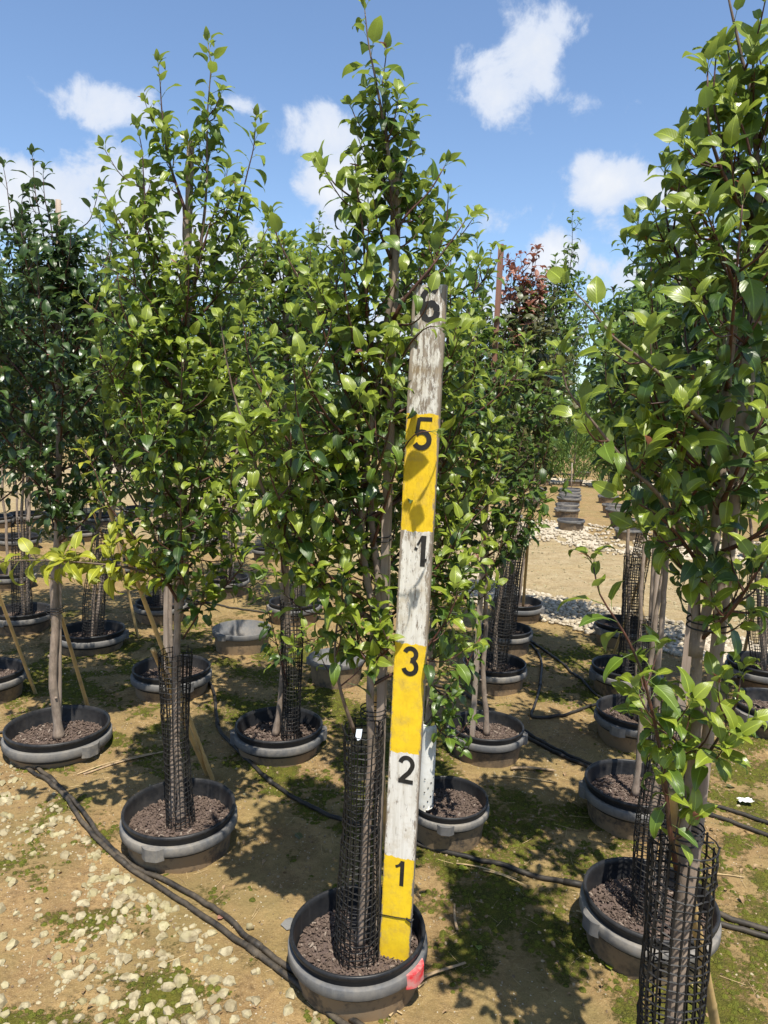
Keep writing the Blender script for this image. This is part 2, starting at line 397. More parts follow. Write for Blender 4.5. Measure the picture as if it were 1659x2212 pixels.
def m_stone(name, c1, c2, c3, mossy=.3):
    mt, T = material(name); tc = T.n('ShaderNodeTexCoord').outputs['Object']; g = T.n('ShaderNodeNewGeometry')
    r = T.math('FRACT', T.math('ADD', T.n('ShaderNodeObjectInfo').outputs['Random'], g.outputs['Random Per Island']))
    n = T.noise(T.n('ShaderNodeNewGeometry').outputs['Position'], 40, 5, .65); n2 = T.noise(g.outputs['Position'], 14, 3)
    col = T.mix(r, c1, c2); col = T.mix(T.mapr(n, .45, .7), col, c3)
    col = T.mix(T.math('MULTIPLY', T.mapr(n2, .45, .65), mossy), col, (.28, .26, .10))
    finish(T, col, .9, T.bump(n, .5, .004), .2); return mt
STONE = m_stone('pale_limestone', (.27, .225, .135), (.43, .375, .24), (.19, .15, .085), .38)
PEBBLE = m_stone('white_pebble', (.34, .285, .20), (.56, .49, .375), (.24, .19, .125), .05)
def m_flat(name, c, c2=None, rough=.8):
    mt, T = material(name); tc = T.n('ShaderNodeTexCoord').outputs['Object']; n = T.noise(tc, 40, 4)
    finish(T, T.mix(T.mapr(n, .35, .7), c, c2 or tuple(v * .7 for v in c)), rough); return mt
STRAW = m_flat('dry_straw', (.50, .37, .19), (.30, .21, .11))
DRYWOOD = m_flat('dry_twig', (.42, .30, .17), (.22, .15, .09))
SLATE = m_flat('dark_slate', (.13, .13, .125), (.20, .19, .17))
NUMERAL = m_flat('black_numeral', (.012, .012, .012), (.03, .028, .025), .5)
JUNI = m_leaf('juniper_green', (.08, .15, .025), (.17, .26, .04), (.12, .19, .04), (.22, .36, .04), rough=.6, tf=.2)

# ------------------------------------------------------------------ ground
GS1 = [G(x, y) for x, y in ((2300, 1290), (1659, 1200), (1400, 1178), (1200, 1148), (1000, 1122), (850, 1098), (680, 1062), (480, 1036), (200, 1010))]
GS2 = [G(x, y) for x, y in ((1000, 1262), (1120, 1296), (1230, 1326), (1400, 1366), (1659, 1430), (1900, 1500))]
GS3 = [G(x, y) for x, y in ((1900, 1062), (1500, 1052), (1300, 1047), (1150, 1038), (1000, 1028))]
STRIPS = [(GS1, 1.0), (GS2, .42), (GS3, .75)]
def seg_dist(x, y, line):
    d = np.full(np.shape(x), 1e9)
    for a, b in zip(line[:-1], line[1:]):
        ax, ay, bx, by = a.x, a.y, b.x, b.y; L2 = (bx - ax) ** 2 + (by - ay) ** 2
        t = np.clip(((x - ax) * (bx - ax) + (y - ay) * (by - ay)) / L2, 0, 1)
        d = np.minimum(d, np.hypot(x - ax - t * (bx - ax), y - ay - t * (by - ay)))
    return d
def gh(x, y):
    x = np.asarray(x, dtype=float); y = np.asarray(y, dtype=float)
    near = np.clip(1 - (np.hypot(x, y - 3) - 5) / 25, 0, 1)
    return ((fbm(x, y, 1.1, 1, 3) - .5) * .05 + (fbm(x, y, 6, 5, 3) - .5) * .022 + (fbm(x, y, 17, 15, 2) - .5) * .014) * near
def axis(lo, hi, nlo, nhi, step):
    a = np.arange(nlo, nhi, step); out = [a]
    s = step; v = nhi; r = []
    while v < hi: r.append(v); s *= 1.16; v += s
    r.append(hi); s = step; v = nlo - step; l = []
    while v > lo: l.append(v); s *= 1.16; v -= s
    l.append(lo)
    return np.concatenate([np.array(l[::-1]), a, np.array(r)])
xs = axis(-400, 400, -2.2, 2.4, .024); ys = axis(-60, 900, .9, 6.2, .024)
X, Y = np.meshgrid(xs, ys)
Z = gh(X, Y)
V = np.stack([X.ravel(), Y.ravel(), Z.ravel()], 1); nx, ny = len(xs), len(ys)
I = (np.arange(ny - 1)[:, None] * nx + np.arange(nx - 1)[None, :]).ravel()
F = np.stack([I, I + 1, I + nx + 1, I + nx], 1)
def mossv(x, y):
    b = fbm(x, y, 1.9, 20, 3); f = fbm(x, y, 7, 30, 4)
    return np.clip((b - .37) * 4.2, 0, 1) * .62 + (f - .5) * 2.1 + .30 * np.exp(-((x + .95) ** 2 + (y - 1.65) ** 2) / .45)
gme = make_mesh('ground', V, F, GROUND, True)
ground = link('ground', gme, None, kind='structure')
dgs1 = seg_dist(X, Y, GS1)
# pale packed sand of the road between the nursery beds
def roadv(x, y):
    # between strip 2 and strip 1
    t = np.clip(x, -3, 6)
    y2 = np.interp(x, sorted(p.x for p in GS2), [p.y for p in sorted(GS2, key=lambda q: q.x)])
    g1 = sorted(GS1, key=lambda q: q.x); y1 = np.interp(x, [p.x for p in g1], [p.y for p in g1])
    y2 = np.where(x < GS2[0].x, GS2[0].y + (GS2[0].x - x) * .55, y2)
    return np.clip((y - y2 + .3) / .5, 0, 1) * np.clip((y1 - y + .3) / .5, 0, 1)
pale = roadv(X, Y) * (.75 + .5 * (fbm(X, Y, 1.5, 40) - .5)); far = np.clip((Y - 6) / 6, 0, 1)
moss = mossv(X, Y) * (1 - np.clip((Y - 5) / 3, 0, .85)) * (1 - np.clip(pale * 1.5, 0, 1))
for nm, arr in (('moss', moss), ('pale', np.clip(pale, 0, 1))):
    at = gme.attributes.new(nm, 'FLOAT', 'POINT'); at.data.foreach_set('value', arr.ravel().astype(np.float32))

# hoses (pixel tracks laid on the ground)
HOSES = [
    ([(-80, 1562), (0, 1604), (60, 1654), (130, 1706), (190, 1788), (274, 1868), (412, 1960), (560, 2070), (660, 2145), (760, 2230), (900, 2330)], .0088, 'thick black irrigation pipe nearest the stones, lower of the front pair'),
    ([(-80, 1556), (0, 1594), (70, 1646), (115, 1684), (178, 1750), (214, 1800), (282, 1866), (430, 1940), (575, 2060), (690, 2142), (790, 2225), (920, 2325)], .0088, 'black irrigation pipe lying beside the front one, upper of the front pair'),
    ([(420, 1440), (448, 1470), (465, 1510), (470, 1570), (500, 1605), (570, 1672), (650, 1728), (740, 1765), (880, 1808), (960, 1835), (1100, 1868), (1262, 1912), (1450, 1965), (1700, 2035)], .009, 'black drip pipe running from behind the left mesh guard past the height board'),
    ([(1120, 1385), (1150, 1392), (1170, 1420), (1168, 1470), (1155, 1520), (1150, 1552), (1200, 1548), (1260, 1528), (1330, 1505)], .008, 'looped black drip pipe bending between the pots right of centre'),
    ([(930, 1478), (1000, 1500), (1100, 1560), (1170, 1600), (1250, 1640), (1330, 1670), (1450, 1718), (1560, 1745), (1700, 1790)], .009, 'black drip pipe crossing under the shade at right, further one'),
    ([(1130, 1590), (1230, 1638), (1320, 1680), (1450, 1735), (1560, 1768), (1700, 1815)], .009, 'black drip pipe crossing under the shade at right, nearer one'),
    ([(1120, 1368), (1190, 1410), (1260, 1470), (1330, 1530)], .008, 'black drip pipe slanting down from the pebble edge at right'),
    ([(1160, 1318), (1230, 1345), (1330, 1368), (1480, 1395)], .009, 'black pipe lying along the edge of the white pebbles'),
    ([(400, 1290), (520, 1312), (640, 1330), (760, 1345)], .008, 'black drip pipe between the empty pot and the far pots'),
    ([(1500, 1950), (1580, 1985), (1700, 2020)], .010, 'black pipe at the right edge behind the front mesh guard'),
    ([(-60, 1600), (-10, 1582), (20, 1582), (60, 1592)], .007, 'thin pale looped tube end beside the left pot'),
]
HL = []
for pts, r, lab in HOSES:
    P = smooth_path([G(x, y, .01) for x, y in pts], .03); HL.append(P)
    P[:, 2] = gh(P[:, 0], P[:, 1]) + r * .85 + .004 * fbm(P[:, 0], P[:, 1], 4, 9)
    P[:, 0] += (fbm(P[:, 0], P[:, 1], 3, 12) - .5) * .02
    mb = MB(); mb.add(*tube(P, r, 8))
    for i in range(6, len(P) - 6, 22):                     # emitters and joints
        mb.add(*tube(P[i:i + 3], r * 1.22, 8))
    link('drip_pipe', mb.mesh('drip_pipe', HOSE, True), None, label=lab, category='pipe', group='black irrigation pipes on the ground')

# ------------------------------------------------------------------ stones
def hull_rock(seed, flat=.6, n=15, jag=.12):
    rg = random.Random(seed); bm = bmesh.new()
    for i in range(n):
        z = 1 - 2 * (i + .5) / n; a = i * 2.4 + rg.random() * .7; rr = math.sqrt(1 - z * z); s = 1 + rg.uniform(-jag, jag) * 2
        bm.verts.new((rr * math.cos(a) * s, rr * math.sin(a) * s * .78, z * flat * s))
    bmesh.ops.convex_hull(bm, input=bm.verts[:]); bmesh.ops.delete(bm, geom=[v for v in bm.verts if not v.link_faces], context='VERTS')
    bmesh.ops.triangulate(bm, faces=bm.faces[:]); bm.verts.ensure_lookup_table(); bm.verts.index_update()
    V = np.array([v.co[:] for v in bm.verts]); F = np.array([[v.index for v in f.verts] for f in bm.faces]); bm.free(); return V, F
ROCKS = [hull_rock(i, .6 + .05 * (i % 4), 17 + i % 5, .11) for i in range(10)]
PEBS = [hull_rock(50 + i, .6, 11, .06) for i in range(6)]
def euler_mats(rx, ry, rz):
    cx, sx, cy, sy, cz, sz = np.cos(rx), np.sin(rx), np.cos(ry), np.sin(ry), np.cos(rz), np.sin(rz)
    M = np.empty((len(rx), 3, 3))
    M[:, 0, 0] = cy * cz; M[:, 0, 1] = sx * sy * cz - cx * sz; M[:, 0, 2] = cx * sy * cz + sx * sz
    M[:, 1, 0] = cy * sz; M[:, 1, 1] = sx * sy * sz + cx * cz; M[:, 1, 2] = cx * sy * sz - sx * cz
    M[:, 2, 0] = -sy; M[:, 2, 1] = sx * cy; M[:, 2, 2] = cx * cy
    return M
def scatter_join(name, templ, pos, M, size, mats, parent, smooth=False):
    Vs, Fs, n = [], [], 0; which = np.arange(len(pos)) % len(templ)
    for k, (tv, tf) in enumerate(templ):
        idx = np.where(which == k)[0]
        if not len(idx): continue
        v = np.einsum('nij,vj->nvi', M[idx], tv) * size[idx][:, None, None] + pos[idx][:, None, :]
        f = tf[None] + (np.arange(len(idx)) * len(tv))[:, None, None] + n
        Vs.append(v.reshape(-1, 3)); Fs.append(f.reshape(-1, tf.shape[1])); n += len(idx) * len(tv)
    return link(name, make_mesh(name, np.concatenate(Vs), np.concatenate(Fs), mats, smooth), parent, kind='stuff')
def stones(pos, size, templ, mat_, parent, name, nobj, smooth=False, sink=.25):
    n = len(pos); M = euler_mats(rng.uniform(-.35, .35, n), rng.uniform(-.35, .35, n), rng.uniform(0, 6.28, n))
    pos = pos.copy(); pos[:, 2] += size * sink
    d = np.array([size[i] / max(.5, depth(pos[i])) for i in range(n)])
    vis = np.array([(-40 < proj(p)[0] < 1700 and -40 < proj(p)[1] < 2250) if depth(p) > .3 else False for p in pos])
    order = np.argsort(-(d * vis)); pick = order[:nobj]; rest = order[nobj:]
    mes = [make_mesh(name, tv, tf, mat_, smooth) for tv, tf in templ]
    for i in pick:
        o = link(name, mes[i % len(mes)], parent)
        o.matrix_basis = Matrix.Translation(Vector(pos[i])) @ Matrix([list(r_) for r_ in (M[i] * size[i])]).to_4x4()
    if len(rest): scatter_join(name + '_scatter', templ, pos[rest], M[rest], size[rest], mat_, parent, smooth)
# foreground limestone scatter to the left of the front pipes
hp = HL[0]
hx = np.array([p[0] for p in hp]); hy = np.array([p[1] for p in hp])
def left_of_hose(x, y):
    o_ = np.argsort(hx); return y < np.interp(x, hx[o_], hy[o_]) - .03
N = 20000
x = rng.uniform(-2.6, .25, N); y = rng.uniform(1.0, 3.2, N)
cl = fbm(x, y, 2.6, 60, 3) + .16 * np.exp(-seg_dist(x, y, [Vector(q) for q in HL[0][::6]]) / .16)
keep = left_of_hose(x, y) & (rng.random(N) < np.clip((cl - .34) * 2.2, .12, 1) * .72)
x, y = x[keep], y[keep]; sz = .0045 + .019 * rng.random(len(x)) ** 2.5 + (rng.random(len(x)) < .03) * .009
stones(np.stack([x, y, gh(x, y)], 1), sz, ROCKS, STONE, ground, 'stone', 290, sink=.05)
# stones elsewhere in the bed
N = 900
x = rng.uniform(-3, 3.2, N); y = rng.uniform(1.1, 6.5, N); k = ~left_of_hose(x, y)
x, y = x[k], y[k]; sz = .003 + .007 * rng.random(len(x)) ** 3
pos = np.stack([x, y, gh(x, y)], 1); n = len(x)
scatter_join('small_stones', ROCKS, pos, euler_mats(rng.uniform(-.4, .4, n), rng.uniform(-.4, .4, n), rng.uniform(0, 6.28, n)), sz, STONE, ground)
# pebble strips
for si, (line, hw) in enumerate(STRIPS):
    xs_ = [p.x for p in line]; ys_ = [p.y for p in line]
    s_ = .026 if si == 1 else (.030 if si == 0 else .05)
    N = int({0: 26000, 1: 7500, 2: 9000}[si])
    x = rng.uniform(max(min(xs_), -9), min(max(xs_), 10), N); y = rng.uniform(min(ys_) - hw, min(max(ys_) + hw, 24), N)
    d = seg_dist(x, y, line); k = d < hw * (.75 + .5 * fbm(x, y, 1.6, 70 + si))
    x, y = x[k], y[k]; sz = s_ * (.6 + .7 * rng.random(len(x)))
    strip = link('gravel_strip', make_mesh('gravel_strip', *(lambda L: (L, [(i, i + 1, i + 3, i + 2) for i in range(0, len(L) - 2, 2)]))(
        [c for a, b in [(line[max(i - 1, 0)], line[min(i + 1, len(line) - 1)]) for i in range(len(line))] for c in [(0, 0, 0), (0, 0, 0)]]), PEBBLE), None, kind='structure')
    me = strip.data
    for i, p in enumerate(line):
        a, b = line[max(i - 1, 0)], line[min(i + 1, len(line) - 1)]; t = (b - a); t.z = 0; t.normalize(); nrm = Vector((-t.y, t.x, 0))
        for s, q in ((0, p + nrm * hw * .8), (1, p - nrm * hw * .8)): me.vertices[i * 2 + s].co = (q.x, q.y, .006 + .03 * (si != 1) * 0 + float(gh(q.x, q.y)))
    stones(np.stack([x, y, gh(x, y) + .004], 1), sz, PEBS, PEBBLE, strip, 'pebble', 260 if si == 1 else 0, True, .3)

N = 9000; x = rng.uniform(-3, 7, N); y = rng.uniform(5.5, 12, N); k = roadv(x, y) > .5; x, y = x[k], y[k]; n = len(x)
scatter_join('road_stones', PEBS, np.stack([x, y, gh(x, y) + .002], 1), euler_mats(rng.uniform(-.4, .4, n), rng.uniform(-.4, .4, n), rng.uniform(0, 6.28, n)), .005 + .016 * rng.random(n) ** 2.5, STONE, ground)
# moss cushions
N = 90000
x = rng.uniform(-2.2, 2.6, N); y = rng.uniform(1.0, 5.5, N); mv = mossv(x, y) + (fbm(x, y, 22, 80, 2) - .5) * .8
k = mv > .44; x, y = x[k][:22000], y[k][:22000]; n = len(x)
a6 = np.linspace(0, 6.283, 6, endpoint=False)
dome = (np.array([(math.cos(t), math.sin(t), -.1) for t in a6] + [(.55 * math.cos(t + .5), .55 * math.sin(t + .5), .42) for t in a6] + [(0, 0, .6)]),
        np.array([(i, (i + 1) % 6, 6 + i) for i in range(6)] + [((i + 1) % 6, 6 + (i + 1) % 6, 6 + i) for i in range(6)] + [(6 + i, 6 + (i + 1) % 6, 12) for i in range(6)]))
scatter_join('moss_cushions', [dome], np.stack([x, y, gh(x, y)], 1), euler_mats(rng.uniform(-.2, .2, n), rng.uniform(-.2, .2, n), rng.uniform(0, 6, n)),
             .004 + .009 * rng.random(n) ** 1.5, MOSS, ground, True)
# straw crumbs
def stick(nm=5):
    V, F = tube(np.array([(-.5, 0, 0), (0, .03, .01), (.5, 0, 0)]), .012, 3); F3 = []
    for f in F: F3 += [(f[0], f[i], f[i + 1]) for i in range(1, len(f) - 1)]
    return V, np.array(F3)
N = 8500; x = rng.uniform(-2.6, 3, N); y = rng.uniform(1.2, 6, N); k = ~left_of_hose(x, y) | (rng.random(N) < .3); x, y = x[k], y[k]; n = len(x)
scatter_join('straw_litter', [stick()], np.stack([x, y, gh(x, y) + .003], 1), euler_mats(rng.uniform(-.2, .2, n), rng.uniform(-.12, .12, n), rng.uniform(0, 6, n)),
             .010 + .06 * rng.random(n) ** 3.2, STRAW, ground)

# ------------------------------------------------------------------ pots
R0 = .195
def chip_set(radius, z, n, seed):
    rg = np.random.default_rng(seed); r = radius * np.sqrt(rg.random(n)); a = rg.random(n) * 6.283
    pos = np.stack([r * np.cos(a), r * np.sin(a), z + .006 * rg.random(n)], 1)
    return pos, euler_mats(rg.uniform(-.7, .7, n), rg.uniform(-.7, .7, n), rg.uniform(0, 6.28, n)), .0028 + .0055 * rg.random(n) ** 1.8
def arc_box(mb, r0, r1, a0, a1, z0, z1, n=8, mi=0, ease=True):
    V = []; 
    for i in range(n + 1):
        a = a0 + (a1 - a0) * i / n; e = 1
        if ease: e = min(1, .15 + 3.2 * min(i, n - i) / n)
        ro = r0 + (r1 - r0) * e
        for (r, z) in ((r0, z0), (ro, z0), (ro, z1), (r0, z1)): V.append((r * math.cos(a), r * math.sin(a), z))
    F = []
    for i in range(n):
        b = i * 4
        for j in range(4): F.append((b + j, b + (j + 1) % 4, b + 4 + (j + 1) % 4, b + 4 + j))
    F += [(3, 2, 1, 0), (n * 4, n * 4 + 1, n * 4 + 2, n * 4 + 3)]
    mb.add(V, F, mi)
POT = {}
def pot_meshes():
    m_ = MB(); lathe([(.178, .085), (.1795, .125), (.182, .128), (.1835, .185), (.186, .197), (.190, .2015), (.1955, .200), (.197, .194), (.1955, .186), (.1885, .182), (.187, .160), (.187, .12)], 56, m_)
    POT['liner'] = m_.mesh('liner', BLACKP, True)
    m_ = MB(); lathe([(.187, .166), (.2005, .166), (.2025, .163), (.2035, .137), (.2005, .133), (.1865, .133)], 56, m_)
    POT['sleeve_band'] = m_.mesh('sleeve_band', GREYP, False)
    for p in POT['sleeve_band'].polygons: p.use_smooth = True
    m_ = MB(); lathe([(.1862, .135), (.1845, .125), (.1685, .0), (.163, -.05)], 48, m_); POT['sleeve_wall'] = m_.mesh('sleeve_wall', SLEEVE, True)
    for nm, mt in (('handle', GREYP), ('handle_red', REDP)):
        m_ = MB(); arc_box(m_, .1995, .2165, -.20, .20, .124, .1665, 14); POT[nm] = m_.mesh(nm, mt, False)
    m_ = MB(); V = []; seg = 40
    prof = [(.0, .135)] + [(r, .132) for r in (.04, .08, .12, .15, .1785)]
    lathe(prof[1:], seg, m_)
    m_.add([(r * math.cos(t), r * math.sin(t), .132) for r in (.04,) for t in np.linspace(0, 6.283, seg, endpoint=False)], [tuple(range(seg))])
    me = m_.mesh('potting_soil', SOIL, True)
    for v in me.vertices: v.co.z += (float(fbm(v.co.x, v.co.y, 25, 3)) - .5) * .014
    POT['soil'] = me
    pos, M, s = chip_set(.175, .134, 1700, 5)
    Vs = np.einsum('nij,vj->nvi', M, ROCKS[3][0] * np.array([1.3, .8, .55])) * s[:, None, None] + pos[:, None, :]
    Fs = ROCKS[3][1][None] + (np.arange(len(pos)) * len(ROCKS[3][0]))[:, None, None]
    POT['chips'] = make_mesh('bark_chips', Vs.reshape(-1, 3), Fs.reshape(-1, 3), CHIPS)
    for nm, im in (('tub', EMPTYP), ('tub_pale', PALEP)):
        m_ = MB(); lathe([(.01, .05), (.160, .05), (.166, .062), (.180, .150), (.1825, .156), (.1865, .2)], 44, m_, 0)
        lathe([(.1855, .166), (.178, .09), (.166, .0), (.163, -.05)], 44, m_, 1); POT[nm] = m_.mesh('tub_wall', [im, SLEEVE], True)
    m_ = MB(); arc_box(m_, .197, .212, -.2, .2, .160, .197, 8); POT['tub_handle'] = m_.mesh('handle', GREYP, False)
    m_ = MB(); lathe([(.1865, .2), (.1975, .201), (.2, .197), (.2, .168), (.197, .164), (.185, .164)], 44, m_); POT['tub_band'] = m_.mesh('rim_band', GREYP, True)
pot_meshes()
SOILZ = RIM - .066
def pot(px, py, wpx, label, rz=.6, tilt=(0, 0), red=False, name='tree_pot', lift=0.0):
    c = G(px, py - wpx * .022, RIM + lift); s = wpx * depth(c) / (FPX * 2 * R0)
    e = empty(name, (c.x, c.y, RIM + lift - .2 * s), label, 'plant pot', 'plant pots in the nursery bed')
    e.rotation_euler = (tilt[0], tilt[1], rz); e.scale = (s, s, s)
    link('liner', POT['liner'], e); link('sleeve_wall', POT['sleeve_wall'], e)
    b = link('sleeve_band', POT['sleeve_band'], e)
    for k in (0, 1):
        h = link('handle', POT['handle_red'] if (red and k == 0) else POT['handle'], e); h.rotation_euler = (0, 0, k * math.pi)
        if red and k == 0: h['label'] = 'handle splashed with red paint'
    so_ = link('potting_soil', POT['soil'], e)
    ch = link('bark_chips', POT['chips'], so_, kind='stuff')
    return dict(c=Vector((c.x, c.y, RIM + lift - .2 * s + .134 * s)), s=s, e=e)
def tub(px, py, wpx, label, pale=False, rz=.5, h=RIM, grp='empty black tubs', tilt=(0, 0)):
    c = G(px, py, h); s = wpx * depth(c) / (FPX * 2 * .199)
    e = empty('empty_pot', (c.x, c.y, h - .2 * s), label, 'plant pot', grp); e.rotation_euler = (tilt[0], tilt[1], rz); e.scale = (s, s, s)
    link('tub_wall', POT['tub_pale' if pale else 'tub'], e)
    link('rim_band', POT['tub_band'], e)
    for k in (0, 1):
        hd = link('handle', POT['tub_handle'], e); hd.rotation_euler = (0, 0, k * math.pi)
    return e
POTS = {}
for key, px, py, wp, rz, tilt, red, lab in [
    ('A', 777, 2008, 290, -.62, (.02, -.02), True, 'black rimmed pot holding the height board, red paint on its right handle'),
    ('B', 389, 1744, 236, -1.75, (0, .03), False, 'black rimmed pot of the left tree in the tall mesh guard, beside the front pipes'),
    ('C', 125, 1568, 212, 2.6, (0, 0), False, 'pot of the bare trunk at the left edge, the trunk without a guard'),
    ('D', 603, 1566, 187, 3.3, (0, 0), False, 'pot behind the left mesh guard and the height board, straddling the picture middle'),
    ('E', 1400, 1940, 278, .3, (.02, .02), False, 'large pot directly behind the front right mesh guard'),
    ('G', 968, 1722, 172, -1.7, (0, .03), False, 'pot with a white plastic guard just right of the height board'),
    ('H', 1052, 1568, 158, -.2, (0, 0), False, 'pot with a split rim and pale handle, behind the pot with the white guard'),
    ('I', 1068, 1432, 136, .5, (0, 0), False, 'pot of the leaning mesh guard right of the board'),
    ('K', 1092, 1358, 112, .2, (0, 0), False, 'pot behind the leaning mesh guard, in front of the pebbles'),
    ('K2', 1118, 1300, 106, -.4, (0, 0), False, 'pot at the edge of the pebbles, furthest in its row right of the board'),
    ('J1', 1373, 1692, 212, 3.0, (0, 0), False, 'shaded pot behind the large right pot, pale handle on its left'),
    ('J2', 1377, 1535, 172, .8, (0, 0), False, 'shaded third pot back in the right row'),
    ('J3', 1354, 1440, 146, .1, (0, 0), False, 'fourth pot back in the right row with a sunlit grey band'),
    ('J4', 1346, 1345, 118, .4, (0, 0), False, 'last pot of the right row beside the white pebbles'),
    ('R1', 1678, 1520, 172, .4, (0, 0), False, 'shaded pot cut by the right edge'),
    ('R2', 1650, 1432, 146, .2, (0, 0), False, 'pot at the right edge with a mesh guard in it, behind the pot without one'),
    ('L1', 371, 1442, 163, 2.2, (0, 0), False, 'pot behind the top of the left mesh guard'),
    ('L2', 198, 1360, 137, .4, (0, 0), False, 'deep black pot with a slanting mesh guard at left'),
    ('L3', 48, 1318, 118, 1.2, (0, 0), False, 'pot near the left edge with an upright mesh guard'),
    ('L4', -32, 1448, 156, .5, (0, 0), False, 'pot cut by the left edge beside a bamboo prop'),
    ('L5', 347, 1300, 104, .2, (0, 0), False, 'tall shaded pot between the two left mesh guards'),
    ('L6', 490, 1246, 92, .6, (0, 0), False, 'small far pot above the empty pale tub'),
    ('L7', 636, 1300, 108, .2, (0, 0), False, 'pot behind the middle tree beside the board'),
    ('L8', 172, 1142, 78, .2, (0, 0), False, 'far pot at left between two mesh guards'),
    ('L9', 40, 1158, 84, .2, (0, 0), False, 'far pot near the left edge, furthest back there'),
    ('L10', 262, 1215, 84, .2, (0, 0), False, 'far shaded pot behind the slanting mesh guard'),
    ('L11', 420, 1160, 74, .2, (0, 0), False, 'far pot behind the tree with the long yellow leaved branch'),
    ('L12', 585, 1180, 78, .2, (0, 0), False, 'far pot on the left of the middle tree, near the road'),
    ('M1', 55, 1108, 66, .2, (0, 0), False, 'furthest pot at the left edge, under dark trees'),
    ('M2', 130, 1100, 62, .5, (0, 0), False, 'furthest pot between the two left guards'),
    ('M3', 215, 1112, 66, .2, (0, 0), False, 'furthest pot above the slanting guard'),
    ('M4', 300, 1096, 60, .2, (0, 0), False, 'furthest pot left of the left tree trunk'),
    ('M5', 385, 1102, 62, .2, (0, 0), False, 'furthest pot behind the left tree trunk'),
    ('M6', -10, 1116, 68, .2, (0, 0), False, 'furthest pot cut by the left edge'),
    ('M7', 475, 1106, 62, .2, (0, 0), False, 'furthest pot before the gravel, left of the middle'),
    ('L13', 20, 1235, 98, .2, (0, 0), False, 'pot at the left edge, second furthest back'),
]:
    POTS[key] = pot(px, py, wp, lab, rz, tilt, red, lift={'C': -.035, 'D': -.02, 'L2': -.02}.get(key, 0))
# the pot of the nearest tree stands below the picture
FB = G(1440, 2292, SOILZ)
POTS['F'] = pot(1445, 2408, 375, 'front right pot below the nearest mesh guard, mostly out of the picture', .4)
tub(523, 1356, 126, 'empty grey tub standing on sand left of the middle tree, open and dusty', True, 1.0)
tub(727, 1418, 122, 'empty pale grey tub half hidden behind the leaves left of the board', True, .2)
for px, py, wp, lab in [
    (1234, 1122, 59, 'front tub of the stacked row on the golden ground, nearest the pebbles'),
    (1225, 1098, 54, 'second tub of the row behind the pebbles, dark with a muddy foot'),
    (1226, 1088, 51, 'third tub of the row, touching the second'),
    (1229, 1074, 50, 'fourth tub of the row, standing a little apart'),
    (1231, 1067, 47, 'tub of the stacked row three from its far end'), (1231, 1061, 46, 'tub of the stacked row next to its far end'), (1232, 1055, 45, 'last tub of the row beside the thin stake'),
    (1314, 1070, 44, 'single low tub in the right hand row, nearest the junipers'),
    (1324, 1089, 45, 'tub in the right hand row behind the hanging leaves'), (1332, 1099, 48, 'tub of the right hand row, just nearer than the one behind the hanging leaves'),
    (1345, 1119, 54, 'tub half hidden by the hanging dark leaves'), (1360, 1142, 62, 'sunlit tub at the pebble edge under the hanging leaves'),
    (1101, 1112, 55, 'tub seen between the stakes, right of the board'), (1162, 1053, 40, 'small far tub of the left row near the junipers'),
    (1158, 1067, 43, 'far tub of the left row, upright and pale'), (1147, 1077, 45, 'far tub of the left row beside the mesh guard'),
    (1020, 1096, 56, 'grey tub seen through leaves just right of the board'), (1640, 1180, 70, 'upturned looking pale tub at the right edge beyond the leaves'),
    (1420, 1096, 50, 'far tub at right behind the trunk'), (1440, 1122, 55, 'tub at right behind the trunk, nearer one')]:
    tub(px, py, wp, lab, False, random.random() * 6, RIM, 'empty tubs on the golden ground', (random.uniform(-.02, .02), random.uniform(-.02, .02)))

